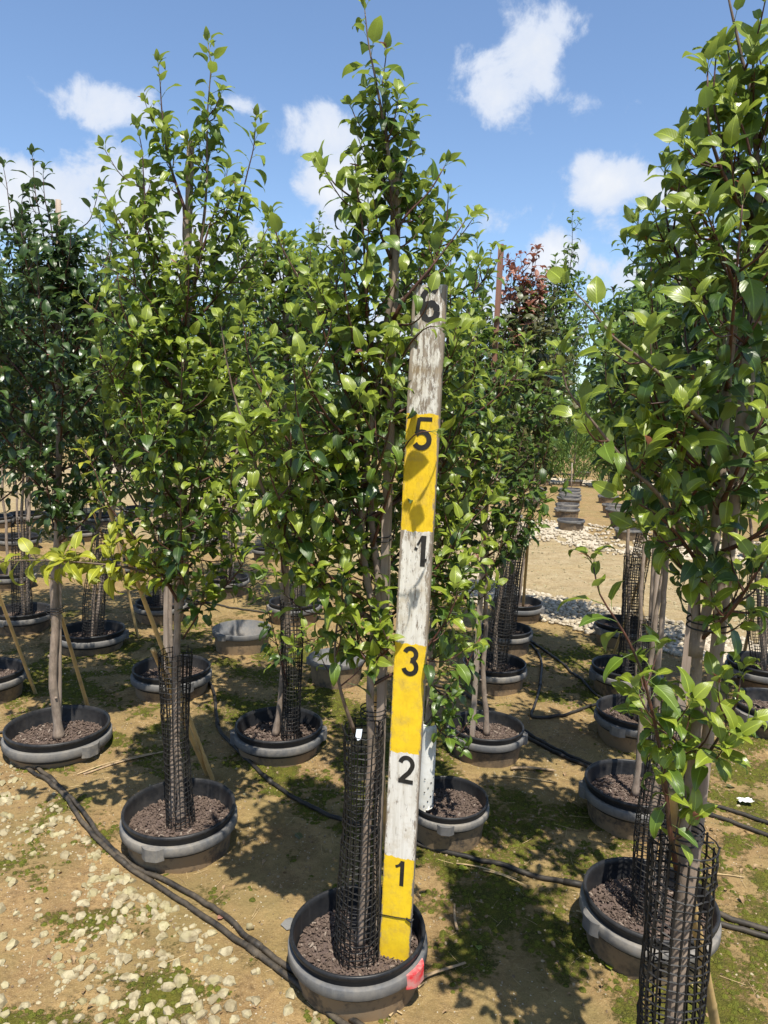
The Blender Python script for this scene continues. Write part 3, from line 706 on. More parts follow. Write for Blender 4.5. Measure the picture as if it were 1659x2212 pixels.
# ------------------------------------------------------------------ leaves
def leaf_template(seed, rows=7, cols=5, width=.58, fold=.35, curl=.5, wave=.04):
    rg = random.Random(seed); V = []; U = []; F = []
    pet = .42                                                       # petiole length relative to the blade
    us = np.linspace(0, 1, rows)
    def wprof(u): return width / 2 * (math.sin(math.pi * min(1, u ** .62)) ** .85) * (1 - .12 * u) if 0 < u < 1 else 0.0
    # mid line: petiole leaves slightly rising then blade recurves downward
    ang = .25; x = y = z = 0.0; P = [(0, 0)]; k = 4; cur = []
    px_, pz = 0.0, 0.0; a = rg.uniform(.1, .45)
    for i in range(3): px_ += pet / 3 * math.cos(a); pz += pet / 3 * math.sin(a); P.append((px_, pz)); a -= .06
    mid = [(px_, pz, a)]
    for i in range(1, rows):
        a -= curl / (rows - 1) * (1.3 if i > rows / 2 else .7); px_ += math.cos(a) / (rows - 1); pz += math.sin(a) / (rows - 1); mid.append((px_, pz, a))
    # petiole, three sided
    base = 0; pr = .014
    for (qx, qz) in P:
        for t in range(3): V.append((qx, pr * math.cos(t * 2.094), qz + pr * math.sin(t * 2.094))); U.append((0, .5))
    for i in range(3):
        for t in range(3):
            b = i * 3; a0, a1, b0, b1 = b + t, b + (t + 1) % 3, b + 3 + t, b + 3 + (t + 1) % 3
            F += [(a0, a1, b1), (a0, b1, b0)]
    n0 = len(V); grid = []
    tw = rg.uniform(-.25, .25)
    for i, (mx, mz, a_) in enumerate(mid):
        u = us[i]; hw = wprof(u) if 0 < i < rows - 1 else 0
        if hw == 0: grid.append([len(V)] * cols); V.append((mx, 0, mz)); U.append((u, .5)); continue
        row = []
        for j in range(cols):
            v = -1 + 2 * j / (cols - 1); off = v * hw
            fz = abs(v) * hw * math.tan(fold) * (1 - .35 * abs(v)) + wave * math.sin(u * 9 + (v > 0) * 1.7 + seed) * abs(v) ** 2
            nx_, nz_ = -math.sin(a_), math.cos(a_)
            row.append(len(V)); V.append((mx + nx_ * fz, off * math.cos(fold * .55) , mz + nz_ * fz + tw * u * off)); U.append((u, .5 + v * .5))
        grid.append(row)
    for i in range(rows - 1):
        A, B = grid[i], grid[i + 1]
        for j in range(cols - 1):
            if A[j] == A[j + 1]: F.append((A[j], B[j], B[j + 1]) if False else (A[j], B[j + 1], B[j])[::1])
            elif B[j] == B[j + 1]: F.append((A[j], A[j + 1], B[j]))
            else: F += [(A[j], A[j + 1], B[j + 1]), (A[j], B[j + 1], B[j])]
    V = np.array(V); F = np.array(F)
    # blade faces look up (+z)
    t = F[F.min(axis=1) >= n0]; nrm = np.cross(V[t[:, 1]] - V[t[:, 0]], V[t[:, 2]] - V[t[:, 0]])
    if nrm[:, 2].sum() < 0: F = F[:, ::-1].copy()
    for i in range(len(F)):
        if F[i].min() >= n0:
            a_, b_, c_ = V[F[i]]; 
            if np.cross(b_ - a_, c_ - a_)[2] < 0: F[i] = F[i][::-1]
    return V, F, np.array(U)
SHAPES = [(.50, .30, 1.1), (.46, .42, 1.4), (.55, .24, .9), (.46, .38, 1.8), (.52, .28, .7), (.44, .60, 2.3), (.58, .20, 1.2)]
HI = [leaf_template(i, 8, 5, *s, .028) for i, s in enumerate(SHAPES)]
LO = [leaf_template(i, 5, 3, *s, .0) for i, s in enumerate(SHAPES)]
LMESH = {}
def leaf_mesh(hi, k, kind):
    key = (hi, k, kind)
    if key not in LMESH:
        V, F, U = (HI if hi else LO)[k]; LMESH[key] = make_mesh('leaf', V, F, LEAF[kind], True, U)
    return LMESH[key]
KINDS = list(LEAF)
UPV = np.array([0, 0, 1.])

def unit(v): return v / (np.linalg.norm(v) + 1e-9)
BOARDY = G(852, 2067, RIM - .06).y + .02
def fronts_board(q, key):
    q = Vector(q)
    if key not in 'AG' or q.y > BOARDY: return False
    x, y = proj(q); bx = 852 + (2067 - y) * .0538
    return bx - 60 < x < bx + 50 and y < 2080
class Tree:
    def __init__(s, key, base, label, hi=False, pal=('mature', 'mid', 'young'), lsize=.062, seed=1, cat='tree', name='pear_tree', dens=1.0):
        dens = dens * 1.05
        s.e = empty(name, base, label, cat, 'young pear trees in pots'); s.base = np.array(base, dtype=float); s.hi = hi; s.pal = pal; s.ls = lsize * 1.0
        s.key = key; s.L = []; s.rg = random.Random(seed * 131 + 7); s.tw = MB(); s.ntw = 0; s.dens = dens
        s.pathes = []
    def leaf(s, p, d, nrm, size, kind):
        d = unit(d); z = nrm - d * nrm.dot(d); z = unit(z); s.L.append((p, d, z, size, kind, s.rg.randrange(len(SHAPES))))
    def kind(s, tipd, bias=0):
        r = s.rg.random() + bias
        if tipd < .07: return s.pal[2] if r < .85 else s.pal[1]
        if tipd < .22: return s.pal[1] if r < .50 else (s.pal[2] if r < .66 else s.pal[0])
        return s.pal[0] if r < .86 else s.pal[1]
    def shoot(s, path, start=0.1, spacing=.026, r0=.004, r1=.0013, obj=None, twig=True, spur=True, bias=0, pal=None, droop=0.):
        """leaves along a smooth path, the wood too"""
        old = s.pal
        if pal: s.pal = pal
        rg = s.rg; P = np.asarray(path); seg = np.linalg.norm(np.diff(P, axis=0), axis=1); cum = np.concatenate([[0], np.cumsum(seg)]); L = cum[-1]
        rr = r0 + (r1 - r0) * (cum / L) ** .8
        if obj is not None:
            mb = MB(); mb.add(*tube(P - s.base, rr, 8 if s.hi else 6)); link(obj, mb.mesh(obj, [LIMB if r0 > .006 else TWIG], True), s.e)
        elif twig:
            q = P - s.base
            if not s.hi: q = q[::2] if len(q) > 4 else q; rq = rr[::2] if len(P) > 4 else rr
            else: rq = rr
            s.tw.add(*tube(q, rq, 5 if s.hi else 3, cap=False))
        phi = rg.random() * 6.28; d = start * L
        while d < L:
            i = min(np.searchsorted(cum, d) - 1, len(P) - 2); i = max(i, 0); t = unit(P[i + 1] - P[i]); p = P[i] + t * (d - cum[i])
            a = unit(np.cross(t, (.3, .9, .2))); b = np.cross(t, a); rad = a * math.cos(phi) + b * math.sin(phi)
            tipd = L - d
            if spur and tipd > .2 and rg.random() < .42:
                ax = unit(rad * .9 + t * .4 + UPV * .3); n = rg.choice((3, 4, 5)) ; q = p + ax * .012
                for k in range(n):
                    f = k * 2.4 + rg.random(); u1 = unit(np.cross(ax, (.2, .3, .93))); u2 = np.cross(ax, u1)
                    dd = ax * .55 + (u1 * math.cos(f) + u2 * math.sin(f)) * rg.uniform(.7, 1.1) - UPV * rg.uniform(-.1, .8)
                    s.leaf(q, dd, ax * .8 + UPV * .6 + np.array([rg.uniform(-.3, .3), -.3, 0]), s.ls * rg.uniform(.6, 1.15), s.kind(tipd, bias))
            else:
                an = R(28 + 50 * min(1, tipd / .22) + rg.uniform(-12, 12)); sc = min(1, .45 + tipd / .13)
                o_ = min(1, tipd / .18); hf = min(1, max(.12, (1.95 - p[2]) / .7));  dd = t * math.cos(an) + rad * math.sin(an) - UPV * (.1 + droop + (.3 + .5 * hf) * rg.random()) * o_
                s.leaf(p, dd, t * (.9 - .4 * o_) + UPV * .75 + rad * .5 * o_ * hf + np.array([rg.uniform(-.4, .4), rg.uniform(-.4, .3), 0]), s.ls * sc * rg.uniform(.68, 1.2), s.kind(tipd, bias))
            phi += 2.4 + rg.uniform(-.3, .3); d += spacing * rg.uniform(.7, 1.35) / s.dens
        t = unit(P[-1] - P[-2])
        for k in range(4):
            f = k * 1.6 + rg.random(); a = unit(np.cross(t, (.3, .9, .2))); b = np.cross(t, a)
            kd = s.pal[2] if (k or rg.random() < .9) else 'red'
            s.leaf(P[-1], t + (a * math.cos(f) + b * math.sin(f)) * (.22 + .26 * k), (a * math.cos(f) + b * math.sin(f)) * -1 + t * .6, s.ls * (.5 + .14 * k), kd)
        s.pal = old
    def fill(s, path, n, lmin=.06, lmax=.2, lo=.1, hi=.9, up_=.55, bias=0):
        """short side shoots off a limb"""
        P = np.asarray(path); rg = s.rg
        for k in range(int(n * s.dens + .5)):
            i = int((lo + (hi - lo) * rg.random()) * (len(P) - 2)); t = unit(P[i + 1] - P[i]); f = rg.random() * 6.28
            a = unit(np.cross(t, (.3, .9, .2))); b = np.cross(t, a); rad = a * math.cos(f) + b * math.sin(f)
            d = unit(rad + t * .5 + UPV * up_ * rg.random()); L = rg.uniform(lmin, lmax); q = [P[i], P[i] + d * L * .5, P[i] + unit(d + UPV * .35) * L]
            if fronts_board(q[2], s.key): continue
            s.shoot(smooth_path(q, .02), .12, .024, .0026, .0011, spur=False, bias=bias)
    def trunk(s, pts, r0, r1, name='trunk', mat_=None, sides=12, knots=True):
        P = smooth_path(pts, .03); n = len(P); r = np.linspace(r0, r1, n)
        r[:3] *= (1.35, 1.2, 1.08)
        r = r * (1 + .05 * np.sin(np.arange(n) * 1.7 + len(s.L)) + .05 * (rng.random(n) - .5))
        P[:, 0] += .004 * np.sin(np.arange(n) * .45 + len(s.L)) + (rng.random(n) - .5) * .0025; P[:, 1] += .004 * np.cos(np.arange(n) * .37)
        mb = MB(); mb.add(*tube(P - s.base, r, sides if s.hi else 8))
        if knots:
            for k in range(9):
                i = s.rg.randrange(2, n - 2); f = s.rg.random() * 6.28; dv = np.array([math.cos(f), math.sin(f), .4])
                mb.add(*tube(np.array([P[i], P[i] + dv * r[i] * 1.3]) - s.base, [r[i] * .5, r[i] * .28], 6))
        link(name, mb.mesh(name, mat_ or BARK, True), s.e); return P
    def hides_board(s, l):
        p = l[0] + l[1] * l[3] * .9
        if s.key not in 'AG' or p[1] > BOARDY: return False
        x, y = proj(p)
        bx = 852 + (2067 - y) * .0538
        if not (bx - 46 < x < bx + 44 and y < 2080): return False
        if y > 1420: return True
        if y > 1010: return x > bx - 28
        if y > 760: return s.rg.random() < (.72 if y < 880 else .5)
        return s.rg.random() < (.6 if y < 690 else .45)
    def done(s, nobj=300):
        if s.tw.n: link('twigs', s.tw.mesh('twigs', TWIG, True), s.e, kind='stuff')
        s.L = [l for l in s.L if not s.hides_board(l)]; L = s.L; n = len(L)
        pos = np.array([l[0] for l in L]); vis = np.zeros(n); sc = np.array([l[3] for l in L])
        v = pos - np.array(CAM); zz = v @ np.array(fw); xx = CX + FPX * (v @ np.array(rt)) / zz; yy = CY - FPX * (v @ np.array(up)) / zz
        ok = (xx > -20) & (xx < 1680) & (yy > -20) & (yy < 2230) & (zz > .2)
        # nearer to the camera and near the crown's front shows largest
        key = np.where(ok, zz - sc, 1e3); order = np.argsort(key); pick = order[:nobj]; pick = pick[key[pick] < 1e2]; rest = np.setdiff1d(order, pick)
        for i in pick:
            p, d, z, size, kd, k = L[i]; y = np.cross(z, d); o = link('leaf', leaf_mesh(s.hi, k, kd), s.e); q = p - s.base
            o.matrix_basis = Matrix(((d[0] * size, y[0] * size, z[0] * size, q[0]), (d[1] * size, y[1] * size, z[1] * size, q[1]), (d[2] * size, y[2] * size, z[2] * size, q[2]), (0, 0, 0, 1)))
        if not len(rest): return
        T_ = HI if s.hi else LO; Vs, Fs, Us, Ms, n0 = [], [], [], [], 0
        kk = np.array([L[i][5] for i in rest])
        for k in range(len(SHAPES)):
            idx = rest[kk == k]
            if not len(idx): continue
            D = np.array([L[i][1] for i in idx]); Zv = np.array([L[i][2] for i in idx]); Yv = np.cross(Zv, D); S = sc[idx]
            M = np.stack([D, Yv, Zv], 2) * S[:, None, None]; tv, tf, tu = T_[k]
            vv = np.einsum('nij,vj->nvi', M, tv) + (pos[idx] - s.base)[:, None, :]
            Vs.append(vv.reshape(-1, 3)); Fs.append((tf[None] + (np.arange(len(idx)) * len(tv))[:, None, None] + n0).reshape(-1, 3)); Us.append(np.tile(tu, (len(idx), 1)))
            Ms.append(np.repeat([KINDS.index(L[i][4]) for i in idx], len(tf))); n0 += len(idx) * len(tv)
        me = make_mesh('foliage', np.concatenate(Vs), np.concatenate(Fs), [LEAF[k] for k in KINDS], True, np.concatenate(Us), np.concatenate(Ms))
        link('foliage', me, s.e, kind='stuff')

def branch_px(tr, Y, pts, r0=.006, fills=5, bias=0, start=.12, spur=True, pal=None, name='branch', lm=.16, spacing=.026):
    """a limb given by picture points (x, y, distance offset)"""
    P = smooth_path([PV(p[0], p[1], Y + (p[2] if len(p) > 2 else 0)) for p in pts], .02)
    tr.shoot(P, start, spacing, r0, .0013, obj=name, spur=spur, bias=bias, pal=pal)
    old = tr.pal
    if pal: tr.pal = pal
    if fills: tr.fill(P, fills, .05, lm, .08, .75, bias=bias)
    tr.pal = old
    return P
def d0(a): return np.array([math.cos(a), math.sin(a), 0])
def crown(tr, P, n, z0, z1, width, seed, top=.5, fills=3, phase=0, keep=None):
    """procedural limbs round the leader P"""
    rg = random.Random(seed); zs = P[:, 2]
    for k in range(n):
        f = (k + .5) / n; z = z0 + (z1 - z0) * f ** .95; i = int(np.argmin(abs(zs - z))); p = P[i]
        a = phase + k * 2.4 + rg.uniform(-.4, .4)
        if fronts_board(p + d0(a) * width * .8 + UPV * .1, tr.key) or fronts_board(p + d0(a) * width * .4, tr.key): a = -a
        L = width * (math.sin(math.pi * min(1, .22 + f * .78)) ** .7) * rg.uniform(.75, 1.2) + .06
        lean = rg.uniform(.45, .8); d = np.array([math.cos(a), math.sin(a), 0])
        if keep and not keep(a): L *= .6
        hgt = L * rg.uniform(.7, 1.5)
        q = [p, p + d * L * .55 + UPV * hgt * .35, p + d * L * .95 + UPV * hgt * .9, p + d * L * 1.05 + UPV * (hgt * 1.15 + .05)]
        path = smooth_path(q, .025)
        tr.shoot(path, .12, .027, .0055, .0012, obj='branch'); tr.fill(path, fills, .06, .17, .1, .8)

def stake_mesh(P, r, mat_, name, label, group, square=False, cat='stake', nodes=False, ties=()):
    P = smooth_path(P, .06 if nodes else .2); base = P[0].copy(); q = P - base; n = len(P); rr = np.full(n, r)
    e = None; mb = MB()
    if square:
        dv = unit(q[-1]); a = unit(np.cross(dv, (.35, .9, 0))); b = np.cross(dv, a); V = []
        for p in (q[0], q[-1]):
            for (i, j) in ((-1, -1), (1, -1), (1, 1), (-1, 1)): V.append(p + a * r * i + b * r * j)
        mb.add(V, [(3, 2, 1, 0), (4, 5, 6, 7), (0, 1, 5, 4), (1, 2, 6, 5), (2, 3, 7, 6), (3, 0, 4, 7)])
        me = mb.mesh(name, mat_)
    else:
        if nodes:
            tot = np.linalg.norm(q[-1]); nn = max(24, int(tot / .012)); t = np.linspace(0, 1, nn); q = np.stack([np.interp(t, np.linspace(0, 1, n), q[:, i]) for i in range(3)], 1)
            s_ = t * tot; ph = (s_ % .17) / .17; rr = r * (1 + .16 * np.exp(-((ph - .5) / .035) ** 2) - .06 * np.exp(-((ph - .46) / .05) ** 2)) * (1 - .15 * t)
        mb.add(*tube(q, rr, 10)); me = mb.mesh(name, mat_, True)
    e = link(name, me, None, label=label, category=cat, group=group); e.location = base
    return e
def tie(p, r, label, cnt=2):
    mb = MB(); a = np.linspace(0, 2 * math.pi, 22)
    for k in range(cnt): mb.add(*tube(np.stack([r * np.cos(a) * 1.35, r * np.sin(a), k * .012 + .004 * np.sin(a)], 1), .0018, 5, cap=False))
    mb.add(*tube(np.array([(r * 1.2, -r * .5, 0), (r * 1.7, -r, .008)]), .0018, 5))
    o = link('tree_tie', mb.mesh('tree_tie', TIE, True), None, label=label, category='tie', group='black ties round stake and trunk'); o.location = p; return o

def cage(pts, r, label, cell=.0195, wire=.0018, flare=0, seed=0, ncol=18):
    P = smooth_path(pts, .02); base = P[0].copy(); P = P - base; L = np.cumsum(np.concatenate([[0], np.linalg.norm(np.diff(P, axis=0), axis=1)]))
    n = int(L[-1] / cell) + 1; s = np.arange(n) * cell; Q = np.stack([np.interp(s, L, P[:, i]) for i in range(3)], 1)
    Q, T_, N_, B_ = frames(Q); rg = np.random.default_rng(seed); mb = MB()
    a = np.linspace(0, 2 * math.pi, ncol, endpoint=False)
    rad = r * (1 + .07 * np.sin(s * 9 + seed)[:, None] + .09 * np.cos(2 * a[None, :] + seed + s[:, None] * 3) + .04 * np.cos(3 * a[None, :] - s[:, None] * 11) + flare * (s / s[-1])[:, None] ** 3) + rg.normal(0, r * .02, (n, ncol))
    tw = (rg.normal(0, .006, (n, ncol)) + .12 * (s / s[-1])[:, None])
    ang = a[None, :] + tw
    W = Q[:, None, :] + rad[..., None] * (np.cos(ang)[..., None] * N_[:, None, :] + np.sin(ang)[..., None] * B_[:, None, :]) + T_[:, None, :] * (rg.normal(0, .0018, (n, ncol)) + .004 * np.sin(a * 1.0 + seed)[None, :])[..., None]
    for i in range(n):
        ring = np.concatenate([W[i], W[i][:1]]); mb.add(*tube(ring, wire * (.8 + .3 * rg.random()), 4, cap=False))
    for j in range(ncol):
        e_ = n - rg.integers(0, 2); col = W[:e_, j]; tip = col[-1] + (col[-1] - col[-2]) * rg.uniform(.1, .5)
        mb.add(*tube(np.vstack([col, tip]), wire * 1.12, 4))
    o = link('mesh_trunk_guard', mb.mesh('mesh_trunk_guard', CAGEM), None, label=label, category='trunk guard', group='black mesh trunk guards'); o.location = base; return o

# ------------------------------------------------------------------ the height board
BY = G(852, 2067, SOILZ + .006)
bb = Vector((BY.x, BY.y, SOILZ - .014)); bt = PV(930, 616, BY.y + .02)
ax = (bt - bb); BL = ax.length; ax.normalize(); FT = .3048
be = empty('height_board', bb, 'tall weathered board in yellow and white bands numbered 1 to 6, in the front pot', 'measuring board')
nrm = Vector((-math.sin(R(17)), -math.cos(R(17)), 0)); nrm = (nrm - ax * nrm.dot(ax)).normalized(); sx = ax.cross(nrm).normalized() * 1.0
sx = -sx if sx.x < 0 else sx
be.rotation_mode = 'QUATERNION'; be.rotation_quaternion = Matrix((sx, -nrm, ax)).transposed().to_quaternion()
def m_board():
    mt, T = material('painted_board'); tc = T.n('ShaderNodeTexCoord').outputs['Object']; s = T.n('ShaderNodeSeparateXYZ'); T.set(s.inputs[0], tc)
    z = s.outputs[2]; mp = T.n('ShaderNodeMapping', ins={'Scale': (60, 60, 4)}); T.set(mp.inputs[0], tc)
    gr = T.noise(mp.outputs[0], 1.6, 6, .65); wood = T.mix(T.mapr(gr, .35, .65), (.17, .135, .105), (.36, .31, .25))
    mp2 = T.n('ShaderNodeMapping', ins={'Scale': (26, 26, 6)}); T.set(mp2.inputs[0], tc); fl = T.noise(mp2.outputs[0], 4, 7, .72)
    ed = T.math('ABSOLUTE', s.outputs[0]); edge = T.mapr(ed, .034, .0445, 0, .23)
    q = T.math('ADD', T.math('DIVIDE', T.math('ADD', z, -.02 + .008 * 0), FT), T.math('MULTIPLY', T.math('SUBTRACT', T.noise(tc, 70, 4), .5), .07))
    yel = T.math('ADD', T.math('LESS_THAN', q, 1.0), T.math('ADD', T.math('MULTIPLY', T.math('GREATER_THAN', q, 2.0), T.math('LESS_THAN', q, 3.0)),
          T.math('MULTIPLY', T.math('GREATER_THAN', q, 4.0), T.math('LESS_THAN', q, 5.0))), clamp=True)
    wear = T.mapr(q, 2.2, 5.6, .02, .15)                                     # the white coats of the upper feet have weathered most
    peelw = T.mapr(T.math('ADD', T.math('ADD', fl, edge), wear), .60, .68)
    peely = T.mapr(T.math('ADD', fl, T.math('MULTIPLY', edge, .9)), .66, .72)
    white = T.mix(T.mapr(gr, .4, .7), (.74, .72, .66), (.56, .53, .46)); yellow = T.mix(T.mapr(T.noise(tc, 50, 4), .4, .75), (.83, .57, .02), (.72, .47, .02))
    scr = T.math('MULTIPLY', T.mapr(T.noise(tc, 22, 6, .7), .5, .72), .45)
    col = T.mix(yel, T.mix(peelw, white, wood), T.mix(peely, yellow, wood)); col = T.mix(scr, col, (.36, .26, .12))
    g = T.n('ShaderNodeNewGeometry'); 
    nv = T.n('ShaderNodeTexCoord').outputs['Normal']; sn = T.n('ShaderNodeSeparateXYZ'); T.set(sn.inputs[0], nv)
    front = T.math('LESS_THAN', sn.outputs[1], -.5)
    col = T.mix(front, wood, col)
    finish(T, col, .6, T.bump(T.math('ADD', gr, T.math('MULTIPLY', peelw, -.6)), .5, .0015)); return mt
BOARD = m_board()
bm = bmesh.new(); bmesh.ops.create_cube(bm, size=1)
for v in bm.verts: v.co = Vector((v.co.x * .087, v.co.y * .019, (v.co.z + .5) * BL))
bmesh.ops.bevel(bm, geom=bm.edges[:], offset=.0018, segments=2, affect='EDGES')
me = bpy.data.meshes.new('plank'); bm.to_mesh(me); bm.free(); me.materials.append(BOARD); link('plank', me, be)
def ribbon(pts, w, d=.0008, caps=0, jag=0):
    P = np.array(pts, float); n = len(P); t = np.gradient(P, axis=0); t /= np.linalg.norm(t, axis=1)[:, None]; nn = np.stack([-t[:, 1], t[:, 0]], 1)
    w = np.broadcast_to(w, n) * (1 + jag * (rng.random(n) - .5))
    A = P + nn * w[:, None] / 2; B = P - nn * w[:, None] / 2; y0 = -.0097; V = []
    for k, yy in ((0, y0), (1, y0 - d)):
        for i in range(n): V.append((A[i][0], yy, A[i][1])); V.append((B[i][0], yy, B[i][1]))
    F = []
    for i in range(n - 1):
        a = 2 * n + 2 * i; F.append((a, a + 1, a + 3, a + 2)); b = 2 * i
        F.append((b, b + 2, a + 2, a)); F.append((b + 1, a + 1, a + 3, b + 3))
    return V, F
def arcp(cx, cz, rx, rz, a0, a1, n=14): return [(cx + rx * math.cos(R(a)), cz + rz * math.sin(R(a))) for a in np.linspace(a0, a1, n)]
def numeral(strokes, x, ztop, w, h, label, jag=0):
    mb = MB()
    for k, (pts, sw) in enumerate(strokes):
        V, F = ribbon([(x + p[0] * w, ztop - h + p[1] * h) for p in pts], sw * w, .0006 + .00025 * k, jag=jag); mb.add(V, F)
    link('numeral', mb.mesh('numeral', NUMERAL), be, label=label)
z_ = lambda ft: ft * FT + .02
SWd = .24
numeral([([(.60, 0), (.60, 1)], SWd), ([(.52, .92), (.44, .82), (.30, .76), (.20, .74)], .15)], -.018, z_(1) - .007, .048, .074, 'black number 1')
numeral([(arcp(.5, .70, .33, .24, 170, -25) + [(.66, .42), (.38, .22), (.22, .08)], SWd), ([(.10, .075), (.90, .075)], .22)], -.019, z_(2) - .008, .052, .078, 'black number 2')
numeral([(arcp(.48, .73, .30, .20, 165, -80), SWd), (arcp(.48, .29, .34, .235, 88, -165), SWd)], -.023, z_(3) - .006, .052, .080, 'black number 3')
numeral([([(.62, 0), (.62, .5), (.62, 1)], .26), ([(.52, .96), (.44, .84), (.30, .68)], .12), ([(.26, .60), (.20, .52)], .16), ([(.55, .22), (.84, .22)], .14)], -.010, z_(4) - .010, .050, .082, 'worn black number 4, only its upright left', .12)
numeral([([(.30, .92), (.92, .92)], .19), ([(.30, .95), (.24, .52)], .18), (arcp(.46, .30, .36, .24, 140, -150), SWd)], -.025, z_(5) - .006, .056, .086, 'black number 5')
numeral([(arcp(.55, .30, .30, .22, 0, 360, 22), .26), ([(.26, .34), (.18, .52), (.22, .74), (.38, .90), (.60, .93), (.80, .86)], .24)], -.028, BL - .004, .060, .090, 'smudged hand painted black number 6', .5)
mb = MB(); zz = z_(1) - .175
mb.add(*tube(np.array([(-.0455, -.0115, zz - .004), (0, -.0118, zz - .001), (.0455, -.0115, zz + .003), (.0455, .0115, zz + .004), (-.0455, .0115, zz), (-.0455, -.0115, zz - .004)]), .0013, 5)); mb.add(*tube(np.array([(.030, -.0125, zz + .004), (.046, -.0135, zz - .004), (.050, -.010, zz + .006)]), .003, 5))
link('wire', mb.mesh('wire', TIE, True), be)

# ------------------------------------------------------------------ near trees, limbs traced
yb_ = ('mid', 'young', 'young')
PA = POTS['A']['c']; YA = PA.y
A = Tree('A', tuple(PA), 'glossy green pear tree in the front pot, beside the yellow and white height board', True, seed=1, lsize=.062)
tA = A.trunk([PA, PV(795, 1800, YA), PV(800, 1560, YA), PV(806, 1400, YA), PV(803, 1330, YA), PV(790, 1230, YA), PV(783, 1100, YA), PV(795, 950, YA), PV(825, 760, YA), PV(848, 600, YA), PV(850, 480, YA)], .0135, .006)
A.trunk([PV(806, 1400, YA), PV(815, 1250, YA + .02), PV(806, 1100, YA + .03), PV(812, 900, YA + .05), PV(860, 740, YA + .06)], .011, .006, 'stem', knots=False)
branch_px(A, YA, [(850, 480), (838, 330), (815, 190), (797, 100), (788, 22)], .007, 7, spacing=.019, lm=.10)
branch_px(A, YA, [(850, 520, .03), (840, 330, .05), (826, 205, .05), (834, 120, .05)], .005, 5, lm=.09, spacing=.02)
branch_px(A, YA, [(845, 560), (805, 470, -.03), (765, 430, -.05), (725, 400, -.08), (698, 362, -.1)], .005, 6)
branch_px(A, YA, [(800, 780), (790, 640, -.06), (785, 504, -.1), (776, 450, -.1), (767, 352, -.1)], .006, 7)
branch_px(A, YA, [(850, 690), (876, 644, -.02), (927, 583, -.03), (974, 522, -.02), (1004, 478, -.02)], .006, 6)
branch_px(A, YA, [(850, 560), (868, 480), (927, 414), (960, 360)], .005, 6)
branch_px(A, YA, [(850, 500), (868, 390, .05), (885, 320, .05), (893, 280, .05)], .0045, 5)
branch_px(A, YA, [(846, 450), (822, 360, .05), (800, 308, .05), (772, 262, .05), (762, 240, .05)], .0045, 5, lm=.1)
branch_px(A, YA, [(795, 850), (740, 760, .05), (668, 640, .1), (614, 544, .1), (584, 474, .1)], .006, 9)
branch_px(A, YA, [(800, 720), (775, 620), (747, 572), (705, 530)], .0045, 5)
branch_px(A, YA, [(785, 950), (740, 830, -.05), (700, 720, -.08), (680, 650, -.1)], .005, 8)
branch_px(A, YA, [(783, 1080), (740, 980, -.05), (690, 900, -.1), (650, 830, -.12)], .005, 7)
lowb = branch_px(A, YA, [(803, 1338), (752, 1308, -.03), (704, 1270, -.06), (639, 1209, -.08), (606, 1144, -.10), (569, 1060, -.12), (531, 932, -.12), (505, 850, -.12), (487, 765, -.12), (478, 705, -.12)], .009, 14, start=.12, pal=('young', 'young', 'young'), lm=.15, spacing=.022)
branch_px(A, YA, [(612, 1155, -.1), (626, 1060, -.12), (628, 960, -.13), (626, 885, -.13)], .005, 8, start=.05, pal=('young', 'young', 'young'), lm=.12)
branch_px(A, YA, [(704, 1270, -.06), (680, 1240, -.1), (666, 1200, -.12), (655, 1172, -.13)], .004, 4, start=.2, spur=False, pal=yb_, lm=.08)
branch_px(A, YA, [(803, 1405), (790, 1395, -.05), (775, 1375, -.08), (765, 1350, -.08)], .004, 5, lm=.08)
branch_px(A, YA, [(806, 1430), (840, 1400, -.05), (830, 1368, -.06), (818, 1330, -.07)], .004, 3, lm=.08)
branch_px(A, YA, [(765, 1580), (738, 1500, -.04), (724, 1420, -.02), (728, 1350), (740, 1300), (732, 1220)], .0065, 4, start=.5)
branch_px(A, YA, [(805, 1180), (860, 1000, -.12), (895, 940, -.20), (930, 932, -.22)], .005, 2, start=.55, lm=.06)
branch_px(A, YA, [(830, 860), (875, 760, -.10), (915, 712, -.20), (938, 705, -.22)], .005, 3, start=.4, lm=.07)
branch_px(A, YA, [(842, 700), (890, 700, -.12), (915, 675, -.16), (925, 650, -.18)], .004, 1, start=.5, lm=.05)
branch_px(A, YA, [(815, 1280, .03), (880, 1260, .08), (930, 1241, .1), (1000, 1150, .1), (1048, 1092, .1)], .006, 5, start=.35)
branch_px(A, YA, [(850, 660, .03), (920, 600, .1), (960, 500, .1), (968, 430, .1)], .005, 6)
branch_px(A, YA, [(812, 950, .05), (920, 850, .12), (990, 780, .14), (1030, 720, .15)], .006, 8)
branch_px(A, YA, [(806, 1120, .05), (900, 1040, .12), (960, 960, .14), (990, 880, .15)], .006, 8)
branch_px(A, YA, [(800, 1000, .05), (730, 960, .1), (670, 940, .14), (620, 960, .15)], .005, 6)
branch_px(A, YA, [(790, 1200), (740, 1140, -.02), (700, 1090, -.04), (690, 1020, -.05)], .005, 6)
crown(A, tA, 19, .85, 1.85, .21, 11, fills=5)
A.fill(tA, 16, .08, .2, .45, .80, .8)
A.done()

